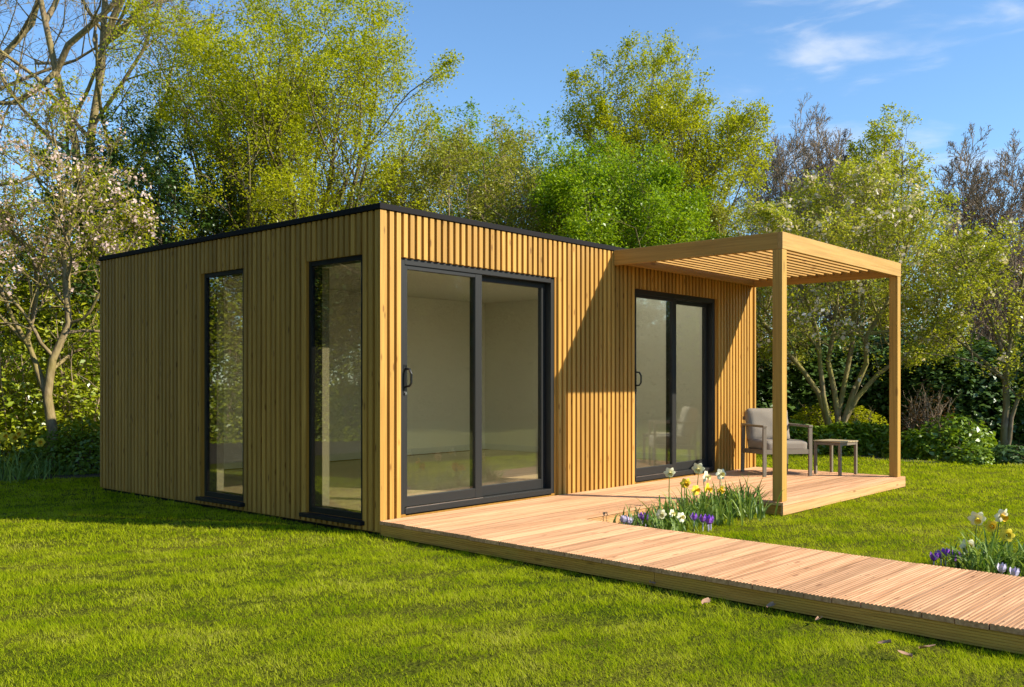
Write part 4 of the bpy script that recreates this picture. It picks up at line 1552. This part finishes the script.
# second clump beside the boardwalk at right
for i, (px, py, yv, kind, lab, nl) in enumerate((
        (975, 518, -3.75, 'cream', 'cream daffodil standing alone beside the boardwalk at right', 14),
        (996, 515, -3.80, 'cream', 'top two-toned daffodil at the right edge beside the boardwalk', 12),
        (995, 526, -3.78, 'yellow', 'yellow daffodil just under the top one at right', 10),
        (967, 546, -3.70, 'cream', 'short cream bud low in the right clump', 8),
        (1003, 534, -3.86, 'yellow', 'lowest yellow daffodil of the right clump', 10))):
    p, h = flower_spot(px, py, yv)
    daffodil(p, max(h, .12), lab, M['daff_white'] if kind == 'cream' else M['daff_yellow'], M['daff_cup'] if i in (1, 2) else M['daff_yellow'], nl, 180 + i, r=.046, lh=.32)
for i, (px, yv, hh, nl, lab) in enumerate(((1008, -3.90, .30, 42, 'leaf tuft at the right edge of the photo by the boardwalk'), (983, -3.84, .33, 46, 'leaf tuft under the right daffodils'), (965, -3.72, .26, 32, 'leaf tuft left of the right daffodils behind the crocuses'),
                                           (1022, -3.98, .30, 42, 'cut-off leaf tuft at the very right edge by the boardwalk'))):
    p, t = on_y(px, yv)
    daffodil((p[0], p[1], 0), hh, lab, None, None, nl, 190 + i, flower=False, spread=.06, lh=hh, name='leaf_tuft')
for i, (px, py, yv, mat, heads, lab) in enumerate((
        (935, 556, -3.50, 'crocus', 1, 'leftmost deep purple crocus beside the boardwalk at right'),
        (950, 553, -3.58, 'crocus', 1, 'tall deep purple crocus left of the right daffodils'),
        (958, 562, -3.64, 'crocus', 1, 'low purple crocus against the leaves of the right clump'),
        (1007, 568, -4.00, 'crocus_pale', 1, 'pale purple crocus in front of the right leaf tuft'))):
    p, h = flower_spot(px, py, yv)
    crocus(p, max(.09, min(h + .03, .17)), lab, M[mat], 200 + i, heads + 1, r=.03)
# dark strappy border plants with yellow daffodils at far left
for i, (px, d, hh, nf, lab) in enumerate((
        (4, 11.3, .50, 2, 'clump of yellow daffodils at the left edge of the photo'),
        (22, 11.6, .52, 3, 'clump of yellow daffodils left of the cherry trunk'),
        (40, 11.5, .42, 1, 'single yellow daffodil clump just left of the cherry foot'),
        (-14, 11.2, .5, 2, 'yellow daffodil clump cut by the left edge'),
        (10, 10.9, .3, 0, 'strappy dark leaf clump at the lawn edge on the left'),
        (30, 11.1, .32, 0, 'strappy dark leaf clump in front of the cherry tree'),
        (-10, 10.8, .34, 0, 'strappy leaf clump cut off by the left edge of the photo'))):
    daffodil(tuple(G(px, d)), hh, lab, M['daff_yellow'], M['daff_cup'], 34, 220 + i, flower=nf > 0, spread=.16, r=.055, lh=hh * .95, name='daffodil' if nf else 'leaf_tuft', nfl=nf)

# border soil
sb = MB()
for poly in ([(-1.2, 6.4), (-.3, 6.35), (.6, 5.9), (2.5, 5.2), (9.0, 5.2), (9, 22), (-8, 22), (-8, 7.0)],
             [(9.3, -.75), (10.3, -2.3), (12, -4.0), (30, -4), (30, 22), (9.2, 22), (9.2, 4.0), (10.3, 2.0), (9.9, .6)]):
    n = len(sb.v)
    sb.v += [(x, y, .006) for x, y in poly]
    sb.f.append(tuple(range(n, n + len(poly))))
tag(sb.build('border_soil', M['soil']), kind='structure')

# ------------------------------------------------------------------ trees beyond the frame: some mirrored in the glass, some added to block sky light
def offframe_copy(src, x, y, rz, s, label):
    c = copy_tree(src)
    c.location = (x, y, 0)
    c.rotation_euler = (0, 0, rz)
    c.scale = (s, s, s)
    c['label'] = label
    return c


byname = {}
for o in COL.objects:
    if o.parent is None and o.type == 'EMPTY': byname.setdefault(o.name.split('.')[0], []).append(o)
spr, oak, haw = byname['spring_tree'][0], byname['oak_tree'][0], byname['hawthorn_tree'][0]
bare, hol, lau = byname['bare_tree'], byname['holly_tree'][0], byname['laurel_bush'][0]
hedge = byname['hedge_bush'][0]
for args in ((spr, 22, -14.5, 1.0, .95, 'spring tree mirrored in the large sliding door'),
             (spr, 16.5, -21, 2.0, .9, 'spring tree mirrored at the left of the large sliding door'),
             (bare[3], 21.5, -19.5, 2.0, 1.0, 'bare tree mirrored at the top of the large sliding door'),
             (bare[4], 25, -21.5, .4, 1.1, 'second bare tree mirrored in the large sliding door'),
             (haw, 17, -18.5, 2.2, 1.1, 'green tree mirrored left in the large sliding door'),
             (haw, 21, -8.0, 1.2, 1.15, 'green tree mirrored in the far sliding door'),
             (spr, 26, -9.5, 3.0, .95, 'leafy tree mirrored in the far sliding door'),
             (spr, 27, -4.5, 5.0, .85, 'leafy tree mirrored at the right of the far sliding door'),
             (hol, 14.5, -19.5, 1.0, 1.0, 'dark bush mirrored leftmost in the large sliding door'),
             (hol, 17.6, -16.6, 2.0, 1.0, 'dark evergreen mirrored in the middle of the large sliding door'),
             (hol, 20.6, -13.6, 0.3, 1.0, 'dark evergreen mirrored at the right of the large sliding door'),
             (hol, 22.5, -10.4, 3.1, 1.0, 'dark evergreen mirrored between the two sliding doors'),
             (hol, 23.5, -6.5, 1.7, 1.0, 'dark evergreen mirrored in the far sliding door'),
             (hol, 24.5, -3.0, 2.7, 1.0, 'dark evergreen mirrored at the edge of the far sliding door'),
             (hol, 16.2, -18.6, 4.1, 1.15, 'dark evergreen mirrored behind the left door leaf'),
             (hol, 19.2, -15.4, 5.1, 1.15, 'dark evergreen mirrored behind the fixed door leaf'),
             (lau, 14.2, -19.8, 2.2, 1.7, 'laurel bush mirrored at the left edge of the large sliding door'),
             (lau, 17.6, -16.2, 4.4, 1.8, 'laurel bush mirrored in the middle of the large sliding door'),
             (lau, 20.3, -13.2, 5.2, 1.7, 'laurel bush mirrored right of the large sliding door'),
             (lau, 16.0, -17.8, .6, 1.75, 'laurel bush mirrored low in the large sliding door'),
             (lau, 19.0, -14.9, 2.6, 1.75, 'laurel bush mirrored low right in the large sliding door'),
             (lau, 21.4, -11.9, 1.6, 1.75, 'laurel bush mirrored low between the sliding doors'),
             (lau, 22.4, -8.4, .9, 1.75, 'laurel bush mirrored low in the far sliding door'),
             (lau, 23.2, -4.8, 3.9, 1.75, 'laurel bush mirrored low at the right of the far sliding door'),
             (hol, -7.5, 11.5, 2.4, 1.35, 'dark evergreen mirrored in the side windows'),
             (hol, -4.6, 13.5, 5.4, 1.5, 'tall dark evergreen mirrored in the side windows'),
             (hol, -10.0, 8.5, 1.4, 1.5, 'unseen dark evergreen added on the lawn side of the garden room to block sky light'),  # unseen row of evergreens, added to keep sky light off the side wall
             (hol, -9.5, 4.5, .4, 1.5, 'unseen dark evergreen added opposite the side windows to block sky light'),
             (hol, -7.8, 6.6, 4.4, 1.6, 'tall unseen evergreen added nearest the side windows to darken the side wall'),
             (hol, -7.9, 2.6, 2.9, 1.6, 'tall unseen evergreen added beside the left lawn to darken the side wall'),
             (hol, -8.2, -1.2, 0.9, 1.5, 'unseen dense evergreen added at the far side of the left lawn as a sky blocker'),
             (hol, -9.8, 0.5, 3.4, 1.4, 'unseen dark evergreen added beyond the left lawn as a sky blocker'),
             (spr, -11.0, 15.5, 1.4, 1.0, 'leafy tree mirrored in the side windows'),
             (spr, -12.5, 7.0, 2.4, 1.1, 'unseen leafy tree added to block sky light on the lawn side of the garden room'),  # unseen as well, added as a screen against sky light
             (hedge, -5.6, 11.5, .8, 1.0, 'hedge bush mirrored low in the side windows'),
             (hedge, -7.9, 10.0, 1.8, 1.0, 'second hedge bush mirrored low in the side windows')):
    offframe_copy(*args)

# ------------------------------------------------------------------ grass blades
def vnoise(x, y, s, seed):
    r = np.random.default_rng(seed)
    o = np.zeros_like(x)
    for k in range(7):
        a, b_, c = r.normal(0, s * (1 + .4 * k)), r.normal(0, s * (1 + .4 * k)), r.random() * 6.28
        o += np.sin(a * x + b_ * y + c) / (1 + .3 * k)
    return o / 2.6


def inside_blocked(x, y):
    b1 = (x > -.005) & (x < WX + .0) & (y > -.005) & (y < WY)
    xs = x - SL * y
    b2 = (xs > -.015) & (xs < WW + .01) & (y < 0) & (y > YE)
    b3 = (x > 0) & (x < 6.0) & (y < 0) & (y > ystrip)
    b4 = (x > 2.97) & (x < 6.0) & (y < 0) & (y > yfront)
    b5 = (x > 1.0) & (x < 3.0) & (y < -1.0) & (y > -1.30 + .08 * np.sin(x * 7))
    return b1 | b2 | b3 | b4 | b5


gr = np.random.default_rng(77)
GV, bands = [], [(3.0, 4.6, 30000, .0026, .019), (4.6, 6.5, 18500, .0032, .021), (6.5, 9.0, 9500, .0046, .023), (9.0, 12.5, 4600, .0072, .026), (12.5, 17.5, 2200, .0115, .030)]
for (d0, d1, dens, bw, bh) in bands:
    hw = 0.70
    area = hw * (d1 * d1 - d0 * d0)
    n = int(area * dens)
    dd = np.sqrt(gr.uniform(d0 * d0, d1 * d1, n))
    uu = gr.uniform(-hw, hw, n)
    x = CAM[0] + dd * (FWD[0] + uu * RGT[0])
    y = CAM[1] + dd * (FWD[1] + uu * RGT[1])
    # clumping
    cl_ = vnoise(x, y, 9, 5) * .5 + vnoise(x, y, 28, 6) * .5
    keep = ~inside_blocked(x, y) & (gr.random(n) < .60 + .75 * cl_)
    # keep off the planted borders
    keep &= ~((y > 6.35 - .55 * np.maximum(x + .3, 0)) & (x < 3) & (y > 5.0))
    keep &= ~((x > 9.6 + .18 * np.abs(y + .2)) & (y > -2.2 + .0 * x)) | (x < 9.4)
    x, y, cl_ = x[keep], y[keep], cl_[keep]
    n = len(x)
    hgt = bh * gr.uniform(.4, 1.35, n) * np.clip(1 + .35 * vnoise(x, y, 3.0, 8) + .5 * vnoise(x, y, 22.0, 18), .3, 2.2)
    az = gr.uniform(0, 2 * PI, n) * .92 + 1.6 * vnoise(x, y, 16.0, 9)
    ln = gr.uniform(.2, 1.6, n) * hgt
    wa = az + PI / 2 + gr.normal(0, .5, n)
    z0 = np.full(n, -.002)
    b_ = np.stack([x, y, z0], -1)
    wv = np.stack([np.cos(wa), np.sin(wa), 0 * wa], -1) * (bw * gr.uniform(.6, 1.3, n) / 2)[:, None]
    tip = b_ + np.stack([np.cos(az) * ln, np.sin(az) * ln, hgt], -1)
    GV.append(np.stack([b_ - wv, b_ + wv, tip], 1).reshape(-1, 3))
GV = np.vstack(GV)
go = np_mesh('grass', GV, np.arange(len(GV)).reshape(-1, 3), M['grass'])
tag(go, kind='stuff')

# ------------------------------------------------------------------ fallen leaves on the lawn
def at_ground(px, py):
    d_ = CAM[2] * F / (py - HY)
    return G(px, d_)


for i, (px, py, lab) in enumerate(((706, 608, 'curled brown leaf on the grass below the middle of the boardwalk'), (771, 612, 'small dry leaf right beside the boardwalk edge'),
                                   (820, 626, 'dry leaf on the grass under the boardwalk fascia'), (886, 650, 'pale dry leaf in the grass near the lower right'),
                                   (928, 655, 'larger dry leaf in the grass at lower right'), (652, 589, 'dry leaf tight against the boardwalk'),
                                   (905, 662, 'brown leaf lowest in the grass at right'))):
    p = at_ground(px, py)
    rr = random.Random(300 + i)
    mb = MB()
    P = []
    for a in range(5):
        t = a / 4
        wv = .018 * math.sin(PI * (.08 + .86 * t)) + .002
        P.append([(-.035 + .07 * t, -wv, .012 + .014 * abs(t - .5)), (-.035 + .07 * t, 0, .004 + .012 * t), (-.035 + .07 * t, wv, .014 + .008 * t)])
    mb.grid(P)
    o = mb.build('fallen_leaf', M['dry_leaf'], None, smooth=True)
    o.location = (p[0], p[1], .022)
    o.rotation_euler = (rr.uniform(-.4, .4), rr.uniform(-.4, .4), rr.uniform(0, 6.28))
    tag(o, lab, 'leaf', 'dry leaves fallen on the lawn')
